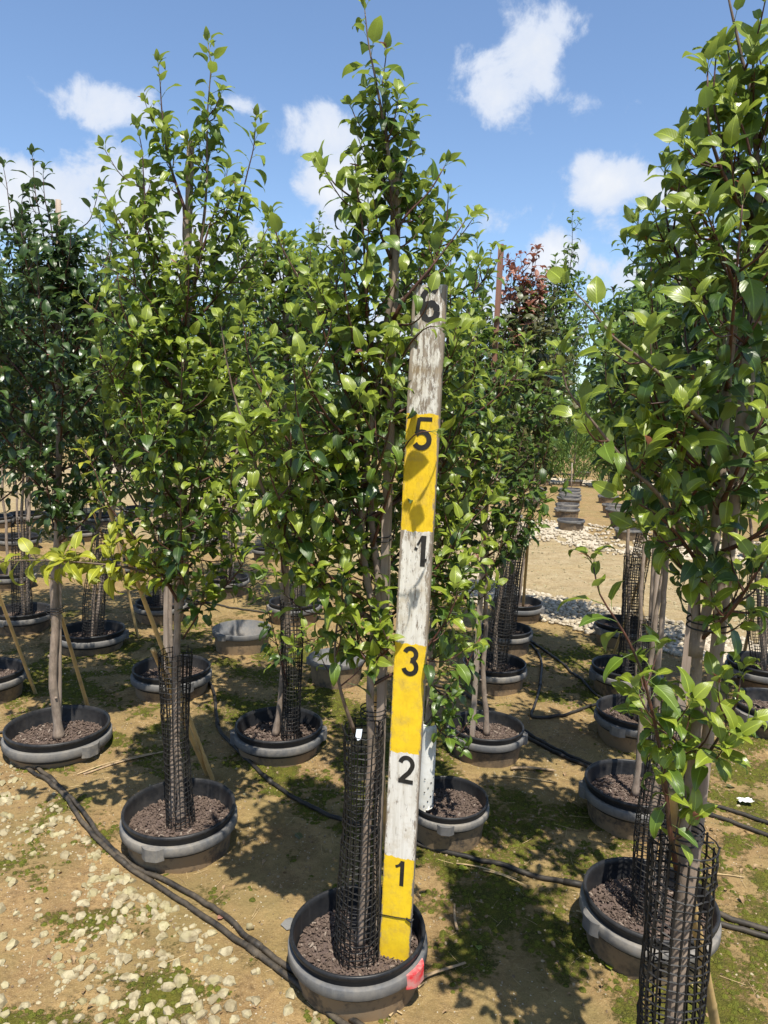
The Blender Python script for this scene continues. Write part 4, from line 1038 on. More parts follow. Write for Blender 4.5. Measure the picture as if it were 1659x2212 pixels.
PB = POTS['B']['c']; YB = PB.y
B = Tree('B', tuple(PB), 'tall pear tree left of centre with yellow green shoots and two forked leaders', True, seed=2, lsize=.063, dens=1.05, pal=('mature', 'mid', 'young'))
tB = B.trunk([PB, PV(385, 1600, YB), PV(382, 1400, YB), PV(398, 1250, YB), PV(392, 1100, YB), PV(375, 950, YB), PV(385, 800, YB), PV(415, 640, YB), PV(430, 520, YB)], .0135, .006)
B.pal = ('mature', 'mid', 'young'); B.trunk([PV(398, 1250, YB), PV(402, 1050, YB + .05), PV(400, 850, YB + .05), PV(402, 620, YB + .05), PV(400, 450, YB + .05)], .011, .006, 'stem', knots=False)
yb = ('mid', 'young', 'young')
branch_px(B, YB, [(430, 560), (445, 420), (448, 252), (455, 150), (450, 98)], .0065, 7, spacing=.018, lm=.1, pal=yb)
branch_px(B, YB, [(402, 460), (367, 353), (351, 252), (346, 180), (342, 145)], .006, 7, lm=.09, pal=yb, spacing=.019)
branch_px(B, YB, [(380, 640, -.02), (324, 515, -.05), (311, 396, -.05), (307, 324, -.05), (298, 284, -.05)], .006, 7, pal=yb)
branch_px(B, YB, [(365, 700, -.02), (299, 565, -.08), (266, 493, -.1), (243, 452, -.1), (226, 420, -.1)], .0055, 7, pal=yb)
branch_px(B, YB, [(440, 600, .02), (500, 500, .03), (520, 432), (536, 367), (548, 317), (552, 262)], .0055, 4, pal=yb, lm=.09, spacing=.019)
branch_px(B, YB, [(420, 620, -.03), (436, 547, -.06), (457, 475, -.07), (482, 414, -.07), (490, 375, -.07)], .005, 6, pal=yb)
branch_px(B, YB, [(380, 850, -.02), (300, 740, -.1), (223, 684, -.14), (180, 646, -.15)], .006, 9, pal=yb)
branch_px(B, YB, [(378, 1000, -.02), (310, 880, -.1), (240, 800, -.14), (190, 812, -.15)], .0055, 8, pal=yb)
branch_px(B, YB, [(380, 760, -.05), (330, 660, -.12), (270, 600, -.16), (215, 570, -.16)], .005, 7, pal=yb)
B.ls *= 1.2; branch_px(B, YB, [(398, 1262), (378, 1270), (317, 1237, -.06), (252, 1223, -.1), (162, 1214, -.12), (72, 1210, -.12), (-30, 1214, -.12)], .0065, 10, start=.2, spur=True, pal=('yellow', 'yellow', 'yellow'), lm=.07, spacing=.013); B.ls /= 1.2
branch_px(B, YB, [(385, 1300), (330, 1210, -.05), (252, 1115, -.08), (230, 1083, -.1), (205, 1018, -.1), (182, 970, -.1)], .006, 3, start=.35, pal=('mid', 'yellow', 'yellow'), lm=.06)
branch_px(B, YB, [(395, 1200), (407, 1090, -.06), (425, 1018, -.08), (450, 960, -.1), (468, 915, -.1)], .005, 6, pal=yb)
branch_px(B, YB, [(395, 1380), (430, 1320, -.03), (440, 1250, -.04), (430, 1190, -.05)], .004, 3, start=.3, lm=.08)
branch_px(B, YB, [(400, 720), (470, 640, .02), (540, 560, .04), (580, 490, .05)], .0055, 8, pal=yb)
branch_px(B, YB, [(395, 900), (460, 800, -.05), (500, 740, -.08), (520, 690, -.1)], .0055, 8, pal=yb)
B.pal = ('mature', 'mid', 'young'); crown(B, tB, 21, .85, 1.95, .22, 12, fills=6)
B.fill(tB, 12, .08, .2, .4, .8, .8)
B.done()

PC = POTS['C']['c']; YC = PC.y
pd = ('dark', 'dark', 'mature')
C_ = Tree('C', tuple(PC), 'dark leaved pear tree at the left with a thick bare trunk tied to a stake', True, seed=3, lsize=.067, pal=pd)
tC = C_.trunk([PC, PV(120, 1530, YC), PV(116, 1400, YC), PV(122, 1150, YC), PV(128, 950, YC), PV(120, 750, YC), PV(118, 600, YC)], .021, .009)
branch_px(C_, YC, [(118, 640), (100, 540), (86, 465), (76, 414), (70, 340)], .006, 5, lm=.1)
branch_px(C_, YC, [(120, 700), (70, 600), (30, 500), (14, 396), (8, 365)], .006, 6)
branch_px(C_, YC, [(120, 620), (112, 500), (97, 430), (93, 375)], .005, 4, lm=.1)
branch_px(C_, YC, [(122, 680), (158, 519), (194, 475), (212, 418)], .006, 6)
branch_px(C_, YC, [(122, 780), (190, 640, .05), (230, 560, .05), (250, 500, .05)], .006, 8)
branch_px(C_, YC, [(125, 900), (40, 800, -.1), (-20, 720, -.1), (-40, 600, -.1)], .006, 8)
branch_px(C_, YC, [(125, 1100), (60, 1020, -.15), (10, 960, -.2), (-20, 930, -.2)], .006, 6)
crown(C_, tC, 30, .95, 2.2, .30, 13, fills=6)
C_.done()

PD = POTS['D']['c']; YD = PD.y
D = Tree('D', tuple(PD), 'pear tree between the left tree and the board, rooted in the middle pot', True, seed=4, lsize=.065)
tD = D.trunk([PD + Vector((-.02, 0, 0)), PV(618, 1400, YD), PV(620, 1200, YD), PV(615, 1000, YD), PV(620, 800, YD), PV(612, 620, YD)], .015, .006)
branch_px(D, YD, [(618, 1300), (600, 1120, -.05), (598, 980, -.1), (600, 900, -.1)], .006, 8, pal=yb, start=.3)
branch_px(D, YD, [(612, 640), (600, 560), (598, 500), (590, 470)], .005, 5, lm=.1)
branch_px(D, YD, [(622, 1480), (600, 1400, -.08), (585, 1340, -.1), (570, 1290, -.12)], .004, 4, start=.25, lm=.08)
branch_px(D, YD, [(622, 1400), (680, 1380, -.1), (660, 1400, -.16), (640, 1395, -.2)], .004, 3, start=.3, lm=.06)
crown(D, tD, 28, .9, 2.3, .31, 14, fills=7)
D.done()

# nearest tree, right
YF = POTS['F']['c'].y; PF = Vector((PV(1452, 2250, YF).x, YF, SOILZ))
F_ = Tree('F', tuple(PF), 'nearest pear tree at the right edge with large glossy leaves, rising out of the picture', True, seed=5, lsize=.062, dens=.82)
tF = F_.trunk([PF, PV(1460, 2100, YF), PV(1478, 1850, YF), PV(1500, 1600, YF), PV(1505, 1420, YF), PV(1535, 1300, YF), PV(1555, 1000, YF), PV(1590, 700, YF), PV(1620, 480, YF), PV(1640, 400, YF)], .0135, .007)
F_.trunk([PV(1505, 1420, YF), PV(1500, 1250, YF + .03), PV(1520, 1050, YF + .05), PV(1560, 850, YF + .05)], .010, .006, 'stem', knots=False)
branch_px(F_, YF, [(1640, 420), (1625, 223), (1602, 126), (1591, 72), (1577, 11), (1560, -80)], .0065, 8, spacing=.022, lm=.11)
branch_px(F_, YF, [(1650, 480), (1656, 430), (1627, 360, -.04), (1613, 299, -.05), (1588, 240, -.06)], .005, 4, pal=('mid', 'mid', 'young'), lm=.08)
branch_px(F_, YF, [(1625, 520), (1566, 346), (1552, 270), (1541, 216), (1546, 130)], .005, 4, lm=.08)
branch_px(F_, YF, [(1640, 460), (1577, 396), (1523, 360), (1505, 345)], .005, 5)
branch_px(F_, YF, [(1600, 620), (1523, 479, -.05), (1494, 425, -.08), (1478, 400, -.08)], .005, 6)
branch_px(F_, YF, [(1640, 300), (1680, 200), (1700, 90)], .005, 5)
branch_px(F_, YF, [(1605, 700), (1580, 598, -.08), (1555, 533, -.1), (1530, 470, -.12)], .005, 6)
branch_px(F_, YF, [(1570, 1000), (1544, 939, -.05), (1487, 881, -.1), (1433, 816, -.12), (1372, 765, -.13), (1321, 725, -.14), (1280, 672, -.14), (1240, 628, -.14)], .0065, 10, lm=.1)
branch_px(F_, YF, [(1520, 1210), (1422, 1068, -.06), (1368, 1018, -.08), (1314, 953, -.1), (1271, 899, -.1), (1224, 838, -.1), (1212, 770, -.1)], .0065, 7, lm=.1, spur=False)
branch_px(F_, YF, [(1462, 1880, -.02), (1447, 1793, -.04), (1432, 1652, -.05), (1395, 1482, -.05), (1362, 1393, -.05), (1328, 1335, -.05), (1296, 1284, -.05), (1282, 1225, -.05)], .006, 7, start=.18, spur=False, lm=.08, spacing=.019, pal=('mid', 'mid', 'young'))
branch_px(F_, YF, [(1505, 1640), (1440, 1580, -.05), (1400, 1540, -.1), (1380, 1500, -.1)], .004, 8, start=.15, lm=.1, pal=('mid', 'mid', 'young'))
branch_px(F_, YF, [(1510, 1660), (1560, 1580, -.05), (1590, 1520, -.05), (1600, 1460, -.05)], .004, 7, start=.15, lm=.1)
branch_px(F_, YF, [(1515, 1380), (1580, 1320, -.05), (1620, 1260, -.08), (1660, 1200, -.1)], .005, 8, start=.2, lm=.1)
branch_px(F_, YF, [(1545, 1120), (1600, 1000, -.08), (1650, 900, -.1), (1680, 820, -.1)], .006, 7)
branch_px(F_, YF, [(1580, 800), (1620, 720, -.08), (1670, 640, -.1)], .005, 6)
branch_px(F_, YF, [(1550, 1050), (1470, 980, -.05), (1420, 900, -.08), (1400, 840, -.1)], .005, 6)
branch_px(F_, YF, [(1530, 1250), (1460, 1150, -.05), (1400, 1100, -.08), (1360, 1080, -.1)], .005, 5)
branch_px(F_, YF, [(1590, 740, .1), (1530, 650, .14), (1480, 580, .15), (1440, 520, .15)], .005, 8)
crown(F_, tF, 16, 1.2, 2.2, .12, 15, fills=4)
F_.done()

# small leafy plant with the white guard
PG = POTS['G']['c']
Gt = Tree('G', tuple(PG), 'pear tree with low glossy shoots just right of the board, in the white guard pot', True, seed=6, lsize=.060)
YG = PG.y; tG = Gt.trunk([PG + Vector((-.09, -.02, 0)), PV(925, 1600, YG), PV(930, 1450, YG), PV(945, 1200, YG), PV(950, 1000, YG), PV(955, 800, YG), PV(950, 650, YG)], .014, .006)
branch_px(Gt, YG, [(930, 1480), (965, 1500, -.1), (1000, 1450, -.14), (1025, 1400, -.16), (1035, 1350, -.16)], .0045, 7, start=.2, lm=.1, pal=('mature', 'mid', 'mid'))
branch_px(Gt, YG, [(928, 1520), (950, 1580, -.1), (985, 1590, -.14), (1012, 1560, -.16)], .004, 6, start=.2, lm=.08, pal=('mature', 'mid', 'mid'))
branch_px(Gt, YG, [(932, 1400), (960, 1330, -.08), (975, 1260, -.1), (985, 1200, -.1)], .0045, 7, start=.1, lm=.12)
branch_px(Gt, YG, [(940, 1200), (985, 1120, -.05), (1010, 1040, -.05), (1020, 980, -.05)], .0045, 7, start=.1, lm=.12)
crown(Gt, tG, 24, .85, 2.1, .24, 16, fills=6)
Gt.done()
# white perforated guard
gb = PG + Vector((-.095, -.035, 0)); ge = empty('trunk_guard_tube', gb, 'white perforated plastic trunk guard standing in the pot right of the board', 'trunk guard')
mb = MB(); n = 16; aa = np.linspace(R(150), R(400), 20); V = []
for i in range(n + 1):
    t = i / n; r_ = .034 - .006 * t
    for a in aa: V.append((r_ * math.cos(a) + .012 * t, r_ * math.sin(a), t * .36 + .03 * (t == 0) * (math.cos(a) > .2)))
F = [(i * 20 + j, i * 20 + j + 1, (i + 1) * 20 + j + 1, (i + 1) * 20 + j) for i in range(n) for j in range(19)]
F = [f for f in F]; mb.add(V, F); me = mb.mesh('sleeve', WHITEP, True); so_ = link('sleeve', me, ge); mdf = so_.modifiers.new('thick', 'SOLIDIFY'); mdf.thickness = .0022; mdf.offset = -1
mb = MB()
for k in range(14):
    a = R(265 + 22 * (k % 3) + 40 * (k // 7)); z = .045 + .018 * (k % 7); r_ = .0352
    c = Vector((r_ * math.cos(a) + .001, r_ * math.sin(a), z)); nv = Vector((math.cos(a), math.sin(a), 0)); tv = Vector((-math.sin(a), math.cos(a), 0))
    mb.add([c + (tv * math.cos(q) + Vector((0, 0, 1)) * math.sin(q)) * .0028 + nv * .0006 for q in np.linspace(0, 6.283, 8, endpoint=False)], [tuple(range(8))])
link('air_holes', mb.mesh('air_holes', TIE), ge, kind='stuff')

# ------------------------------------------------------------------ further trees
def grow(key, label, top_px, seed, pal=('mature', 'mature', 'mid'), hi=False, width=.28, z0=.95, n=24, lean_px=None, lsize=.066, fills=6, dens=1.12, base=None, nobj=300, tops=(), top_pal=None):
    p = POTS[key]['c'] if base is None else Vector(base); Y = p.y; tp = PV(top_px[0], top_px[1], Y)
    width *= 1.18
    tr = Tree(key, tuple(p), label, hi, pal, lsize, seed, dens=dens); rg = random.Random(seed)
    hh = tp.z; mid = p.lerp(tp, .45) + Vector((rg.uniform(-.04, .04), 0, 0)); t2 = p.lerp(tp, .82) + Vector((rg.uniform(-.04, .04), 0, 0))
    P = tr.trunk([p, p.lerp(tp, .15), mid, p.lerp(tp, .7), t2], .0135, .005)
    for q in [tp] + [PV(x_, y_, Y) for x_, y_ in tops]:
        i = int(len(P) * rg.uniform(.8, .97)) if q is not tp else len(P) - 1
        a = Vector(P[i]); pth = smooth_path([a, a.lerp(q, .5) + Vector((rg.uniform(-.03, .03), 0, 0)), q], .025)
        o_ = tr.pal; tr.pal = top_pal or o_; tr.shoot(pth, .1, .028, .005, .0013, obj='branch'); tr.fill(pth, 10 if top_pal else 4, .05, .14); tr.pal = o_
    crown(tr, P, n, z0, P[-1][2] - .02, width, seed, fills=fills); tr.done(nobj); return tr, P
grow('E', 'pear tree in the large right pot, its crown just behind the nearest tree', (1520, 430), 21, hi=False, width=.18, z0=1.25, n=16, tops=[(1430, 520)])
grow('H', 'pear tree right of the board tied to the tall red brown stake', (1012, 590), 22, width=.24, z0=.85, n=22, pal=('mature', 'mature', 'mid'), tops=[(1050, 600)])
grow('I', 'pear tree with reddish young leaves at its top, behind the red brown stake', (1125, 556), 23, width=.19, z0=1.1, n=22, pal=('mature', 'dull', 'dull'), tops=[(1160, 545), (1150, 575), (1105, 590)], top_pal=('mid', 'red', 'red'))
grow('K', 'pear tree with the leaning trunk behind the reddish one', (1150, 640), 24, width=.18, z0=1.5, n=20, pal=('mature', 'dull', 'mid'), tops=[(1085, 650)])
grow('K2', 'pear tree with a single long thin shoot against the sky, at the pebble edge', (1236, 466), 25, width=.2, z0=1.5, n=20, pal=('mature', 'mature', 'mid'), tops=[(1200, 560)])
grow('J1', 'shaded pear tree in the second pot of the right row', (1490, 540), 26, width=.19, z0=1.25, n=18, pal=('mature', 'mature', 'mid'))
grow('J2', 'pear tree in the third pot of the right row, drooping dark leaves', (1405, 500), 27, width=.19, z0=1.35, n=20, pal=('mature', 'mature', 'mid'), tops=[(1380, 462), (1420, 470)])
grow('J3', 'pear tree in the fourth pot of the right row', (1390, 560), 28, width=.18, z0=1.5, n=18)
grow('J4', 'last pear tree of the right row beside the pebbles', (1390, 620), 29, width=.2, z0=1.5, n=18)
grow('R1', 'shaded pear tree at the right edge, in the pot without a guard', (1690, 470), 30, width=.3, z0=1.0, n=22)
grow('R2', 'pear tree at the right edge rising from a mesh guard', (1600, 520), 31, width=.3, z0=1.1, n=20)
grow('L1', 'pear tree behind the left tree with the forked leaders', (352, 500), 32, width=.28, z0=1.0, n=22, tops=[(400, 520)])
grow('L2', 'pear tree of the slanting mesh guard, dark crown at left', (250, 520), 33, width=.30, z0=1.0, n=22, pal=('dark', 'mature', 'mid'), tops=[(215, 470)])
grow('L3', 'pear tree of the upright mesh guard near the left edge', (46, 470), 34, width=.32, z0=1.0, n=22, pal=('dark', 'dark', 'mature'))
grow('L4', 'pear tree rooted outside the left edge, dark leaves', (-40, 420), 35, width=.32, z0=1.0, n=20, pal=('dark', 'dark', 'mature'))
grow('L5', 'pear tree behind the tall shaded pot', (330, 540), 36, width=.32, z0=1.0, n=20, pal=('dark', 'mature', 'mid'))
grow('L6', 'far pear tree left of the middle, behind the empty tub', (520, 500), 37, width=.34, z0=1.05, n=22, tops=[(545, 540)])
grow('L7', 'pear tree behind the middle tree, its top beside the board tree', (665, 510), 38, width=.32, z0=1.05, n=22, pal=('mature', 'mature', 'mid'), tops=[(690, 470), (640, 540)])
grow('L8', 'far dark pear tree at left, third row', (160, 560), 39, width=.40, z0=1.0, n=18, lsize=.07, pal=('dark', 'mature', 'mid'))
grow('L9', 'far dark pear tree near the left edge, last row', (10, 560), 40, width=.42, z0=1.0, n=18, lsize=.07, pal=('dark', 'dark', 'mature'))
grow('L10', 'far pear tree behind the slanting guard', (255, 590), 41, width=.38, z0=1.0, n=18, lsize=.07, pal=('dark', 'mature', 'mature'))
grow('L11', 'far pear tree between the left tree and the middle tree', (470, 590), 42, width=.38, z0=1.0, n=18, lsize=.07, pal=('mature', 'mature', 'mid'))
grow('L12', 'far pear tree near the road, left of the middle tree', (600, 590), 43, width=.36, z0=1.1, n=18, lsize=.07, pal=('mature', 'mature', 'mid'))
grow('L13', 'pear tree at the left edge, second furthest back', (-30, 540), 44, width=.36, z0=1.0, n=18, lsize=.07, pal=('dark', 'dark', 'mature'))

for i, (k, x_, ty) in enumerate((('M1', 62, 690), ('M2', 140, 700), ('M3', 228, 690), ('M4', 312, 705), ('M5', 398, 700), ('M6', -8, 690), ('M7', 486, 715))):
    grow(k, ('furthest dark tree at the left edge', 'furthest tree between the two left guards', 'furthest tree above the slanting guard', 'furthest tree left of the left tree trunk', 'furthest tree behind the left tree trunk', 'furthest tree cut by the left edge', 'furthest tree before the gravel, left of the middle')[i],
         (x_, ty), 60 + i, width=.42, z0=.75, n=16, lsize=.085, pal=('dark', 'mature', 'mid'), fills=5, nobj=200)
# ------------------------------------------------------------------ guards
def cg(key, pts, r, label, dx=0, dy=0, **kw):
    p = POTS[key]['c']; b = Vector((p.x + dx, p.y + dy, p.z - .004)); cage([b] + [PV(x_, y_, b.y) for x_, y_ in pts], r, label, **kw)
cg('A', [(779, 1800), (786, 1570)], .056, 'tall black mesh guard in the front pot, left of the height board', dx=-.008, dy=-.035, seed=1, ncol=20)
cg('B', [(380, 1570), (378, 1398)], .052, 'tall black mesh guard on the left tree, beside a pale bamboo prop', seed=2, flare=.12, ncol=20)
cg('D', [(632, 1440), (628, 1292)], .048, 'black mesh guard on the tree between the left tree and the board', dx=.055, dy=-.01, seed=3)
cg('E', [(1412, 1800), (1440, 1640), (1452, 1520)], .056, 'black mesh guard in the large right pot, behind the nearest one', dx=.0, seed=4)
b = Vector((PF.x, PF.y, SOILZ)); cage([b, PV(1455, 2100, b.y), PV(1478, 1815, b.y)], .056, 'nearest black mesh guard at the lower right with ragged top', seed=5, flare=.2, ncol=20, wire=.0023)
cg('I', [(1090, 1290), (1108, 1170)], .060, 'leaning black mesh guard right of the board', seed=6)
cg('K', [(1105, 1260), (1122, 1130)], .06, 'dark mesh guard behind the leaning one', seed=7)
cg('J2', [(1396, 1440), (1405, 1330)], .058, 'mesh guard in the third pot of the right row', seed=8, dx=.05)
cg('J3', [(1362, 1330), (1372, 1190)], .058, 'mesh guard seen against the pale road, right row', seed=9)
cg('J4', [(1375, 1260), (1395, 1150)], .06, 'furthest mesh guard of the right row', seed=10, dx=.1)
cg('R2', [(1636, 1330), (1640, 1220)], .06, 'mesh guard at the right edge', seed=11)
cg('L2', [(206, 1270), (222, 1140)], .062, 'slanting mesh guard in the deep black pot at left', seed=12)
cg('L3', [(44, 1220), (42, 1120)], .062, 'upright mesh guard near the left edge', seed=13)
cg('L5', [(348, 1200), (350, 1120)], .06, 'shaded mesh guard behind the left tree', seed=14)
cg('L6', [(490, 1160), (492, 1060)], .06, 'far mesh guard over the small far pot', seed=15, cell=.026)
cg('L7', [(640, 1200), (655, 1080)], .06, 'mesh guard behind the middle tree', seed=16, cell=.026)
cg('L11', [(424, 1090), (426, 1030)], .07, 'far mesh guard left of the middle, seen through leaves', seed=17, cell=.03)
cg('L12', [(588, 1100), (592, 1050)], .07, 'far mesh guard near the road', seed=18, cell=.03)
cg('L8', [(176, 1080), (180, 1020)], .07, 'far mesh guard in the third row at left', seed=19, cell=.03)

# ------------------------------------------------------------------ stakes and props
def stake_px(key, x0, y0, x1, y1, r, label, mat_=None, square=False, dy=.0, nodes=False, name='wooden_stake', zb=None):
    Y = POTS[key]['c'].y + dy; a = PV(x0, y0, Y); b_ = PV(x1, y1, Y)
    if zb is not None: t = (zb - a.z) / (b_.z - a.z); a = a + (b_ - a) * t
    return stake_mesh([a, a.lerp(b_, .5), b_], r, mat_ or STAKE, name, label, 'wooden stakes tied to the trees' if name == 'wooden_stake' else 'bamboo props', square, nodes=nodes)
def prop(px0, py0, px1, py1, label, r=.0095, Ytop=None, g=None):
    """bamboo prop from the ground up to its tree: foot on the ground at the pixel, top at distance Ytop"""
    a = G(px0, py0, -.02) if g is None else Vector(g); b_ = PV(px1, py1, Ytop)
    return stake_mesh([a, a.lerp(b_, .5), b_], r, BAMBOO, 'bamboo_prop', label, 'bamboo props leaning on the trees', nodes=True)
stake_px('A', 812, 1950, 858, 345, .0105, 'square wooden stake beside the trunk of the front tree', square=True, dy=.02, zb=.04)
stake_px('B', 372, 1750, 412, 306, .009, 'pale square wooden stake on the left tree, its top bare against the sky', square=True, dy=.03, zb=.04)
stake_px('C', 128, 1560, 126, 432, .012, 'round wooden stake behind the bare trunk at left', dy=.03, zb=.04)
stake_px('H', 1022, 1562, 1083, 528, .0105, 'tall red brown square stake, top bare against the sky', STAKE_RED, square=True, zb=.04, dy=-.02)
stake_px('F', 1470, 2100, 1660, 420, .0135, 'pale round stake of the nearest tree at the right edge', dy=.035, zb=.04)
stake_px('E', 1430, 1900, 1580, 560, .0125, 'pale stake in the large right pot', dy=.05, zb=.04, square=True)
stake_px('J2', 1400, 1500, 1470, 560, .013, 'stake in the third pot of the right row', dy=.03, zb=.04)
stake_px('J3', 1400, 1440, 1440, 700, .014, 'stake seen against the pale road, right row', dy=.0, zb=.04)
stake_px('D', 612, 1560, 618, 640, .0125, 'stake in the pot between the left tree and the board', dy=.03, zb=.04, square=True)
stake_px('L2', 205, 1360, 275, 900, .016, 'slanting pale stake of the slanting guard at left', dy=.02, zb=.04)
stake_px('L1', 360, 1440, 366, 700, .014, 'pale stake behind the left tree', dy=.02, zb=.04, square=True)
stake_px('K', 1100, 1340, 1160, 640, .014, 'stake of the leaning tree behind the guard', dy=.0, zb=.04)
stake_px('L3', 60, 1310, 64, 600, .016, 'stake of the tree near the left edge', dy=.02, zb=.04)
stake_px('L6', 500, 1240, 520, 700, .018, 'far stake behind the empty tub', dy=.02, zb=.04)
stake_px('L7', 645, 1290, 690, 700, .016, 'far stake behind the middle tree', dy=.02, zb=.04)
stake_px('R2', 1650, 1430, 1680, 700, .015, 'stake at the right edge', dy=.0, zb=.04)
# far thin stake between the junipers
a = G(1234, 1056); b_ = PV(1236, 1000, a.y); stake_mesh([a, b_], .014, STAKE, 'wooden_stake', 'thin stake standing alone before the junipers', 'wooden stakes tied to the trees')
prop(462, 1690, 232, 1090, 'long bamboo prop slanting behind the left tree down to its pot', Ytop=YB + .05)
prop(450, 1660, 330, 1402, 'short bamboo prop cut square, leaning on the left mesh guard', .0105, Ytop=YB - .03, g=(G(450, 1668).x, G(450, 1668).y, -.02))
prop(78, 1502, -30, 1210, 'pale bamboo prop at the left edge', .0095, Ytop=YC + .25)
prop(196, 1548, 132, 1330, 'shaded bamboo prop behind the bare trunk at left', .010, Ytop=YC + .06)
prop(838, 1860, 812, 1494, 'bamboo prop with an open cut end between trunk and board', .0115, Ytop=YA + .06)
prop(1560, 2290, 1448, 1712, 'bamboo prop tied into the nearest mesh guard', .0125, Ytop=YF - .02)
prop(1325, 1415, 1400, 1200, 'thin bamboo prop seen against the pale road', .009, Ytop=POTS['J3']['c'].y)
prop(1128, 1335, 1146, 1098, 'bamboo prop right of the leaning guard', .012, Ytop=POTS['K']['c'].y)
prop(300, 1385, 245, 1130, 'bamboo prop left of the left tree, far', .010, Ytop=POTS['L2']['c'].y + .05)
prop(238, 1200, 195, 1090, 'far bamboo prop behind the slanting guard', .012, Ytop=POTS['L10']['c'].y)
prop(1432, 1500, 1382, 1298, 'bamboo prop with open end in the right row, far', .012, Ytop=POTS['J3']['c'].y)
prop(1600, 1445, 1625, 1330, 'bamboo prop at the right edge', .012, Ytop=POTS['R2']['c'].y)
for x_, y_, Y_, r_, lab in [(119, 1322, YC + .01, .028, 'black tie round the bare trunk and stake at left'), (806, 1546, YA + .01, .026, 'black tie round the front tree above its guard'),
                            (826, 1166, YA + .015, .016, 'black tie round the upper stake of the front tree'), (1478, 1810, YF, .028, 'black tie in the top of the nearest guard'),
                            (1520, 1352, YF, .024, 'black tie round the nearest trunk'), (1650, 545, YF + .03, .018, 'black tie high on the pale stake at the right edge'), (413, 770, YB + .03, .02, 'black tie round stake and stem of the left tree')]:
    tie(PV(x_, y_, Y_), r_, lab, 3 if r_ > .025 else 2)
# white tape scrap on the pruned branch
bmx = MB(); p = PV(768, 1590, YA - .06); bmx.add([(0, 0, 0), (.016, -.004, .004), (.018, 0, .02), (.002, .004, .018), (.006, -.01, -.008), (.014, -.012, -.004)], [(0, 1, 2, 3), (0, 4, 5, 1)])
o = link('tape_scrap', bmx.mesh('tape_scrap', TAPE), None, label='pale blue tape scrap at the top of the front mesh guard', category='tape'); o.location = p

# ------------------------------------------------------------------ junipers and far planting
def juniper(px, py, h, wd, label, seed, scale=1.0, wp=42):
    c = G(px, py, RIM); s = wp * depth(c) / (FPX * 2 * .199)
    e = empty('juniper', (c.x, c.y, RIM - .07), label, 'shrub', 'feathery junipers behind the golden ground'); rg = np.random.default_rng(seed); n = 1500
    t = rg.random(n) ** .8; a = rg.random(n) * 6.283; rr = wd * (1 - t) ** .6 * (.25 + .75 * t ** .25) * np.sqrt(rg.random(n)) * (1 + .25 * np.sin(a * 3 + t * 9)) * 1.2
    p0 = np.stack([rr * np.cos(a), rr * np.sin(a), t * h], 1); d = np.stack([np.cos(a) * .6, np.sin(a) * .6, .9 + 0 * a], 1) + rg.normal(0, .3, (n, 3)); d /= np.linalg.norm(d, axis=1)[:, None]
    z = np.cross(d, rg.normal(0, 1, (n, 3))); z /= np.linalg.norm(z, axis=1)[:, None]; y = np.cross(z, d); M = np.stack([d, y, z], 2) * (.07 + .10 * rg.random(n))[:, None, None]
    tv = np.array([(0, -.03, 0), (0, .03, 0), (.5, .16, .05), (.62, .02, 0), (1, 0, -.05), (.5, -.16, .05), (.85, .12, .03), (.85, -.12, .03)]); tf = np.array([(0, 3, 2), (1, 0, 2), (0, 5, 3), (3, 6, 4), (3, 4, 7)])
    vv = (np.einsum('nij,vj->nvi', M, tv) + p0[:, None, :]).reshape(-1, 3); ff = (tf[None] + (np.arange(n) * 8)[:, None, None]).reshape(-1, 3)
    link('foliage', make_mesh('foliage', vv, ff, JUNI), e, kind='stuff'); mb = MB(); mb.add(*tube(np.array([(0, 0, 0), (0, 0, h * .8)]), [.02, .006], 6)); link('stem', mb.mesh('stem', LIMB), e)
    pe = empty('juniper_pot', (c.x, c.y, RIM - .2 * s), 'dark pot of the ' + label, 'plant pot', 'pots under the junipers'); pe.scale = (s, s, s); link('tub_wall', POT['tub'], pe); link('rim_band', POT['tub_band'], pe); link('potting_soil', POT['soil'], pe)
for i, (px, py, h, wd, wp, lab) in enumerate([(1239, 1036, 2.0, .55, 40, 'broad feathery juniper behind the row of tubs'), (1314, 1042, 1.7, .5, 43, 'juniper at right behind the single low tub'),
        (1171, 1034, 1.5, .4, 36, 'slim juniper left of the broad one'), (1260, 1018, 2.2, .5, 30, 'tall juniper further back behind the broad one'), (1200, 1014, 1.7, .4, 28, 'small far juniper in the gap'),
        (1370, 1030, 2.0, .5, 36, 'juniper behind the hanging leaves at right'), (1110, 1024, 1.8, .5, 34, 'juniper behind the leaning guards'), (1430, 1036, 2.0, .5, 38, 'juniper behind the right row of trees'), (1330, 1010, 2.3, .55, 28, 'far juniper behind the right one')]):
    juniper(px, py, h, wd, lab, 200 + i, wp=wp)
# far belt of trees closing the view beyond the junipers
rg = np.random.default_rng(99); N = 30000
x = rg.uniform(-60, 70, N); y = rg.uniform(30, 38, N); hmax = 2.4 + 1.6 * fbm(x, y * 0, .25, 90, 3); z = hmax * rg.random(N) ** .8
pos = np.stack([x, y, z], 1); tvv, tff, _ = LO[2]
belt = scatter_join('distant_trees', [(tvv, tff)], pos, euler_mats(rg.uniform(-3, 3, N), rg.uniform(-3, 3, N), rg.uniform(0, 6, N)), .30 + .2 * rg.random(N), LEAF['mature'], None)
belt['label'] = 'distant belt of dark trees beyond the junipers'; belt['category'] = 'trees'

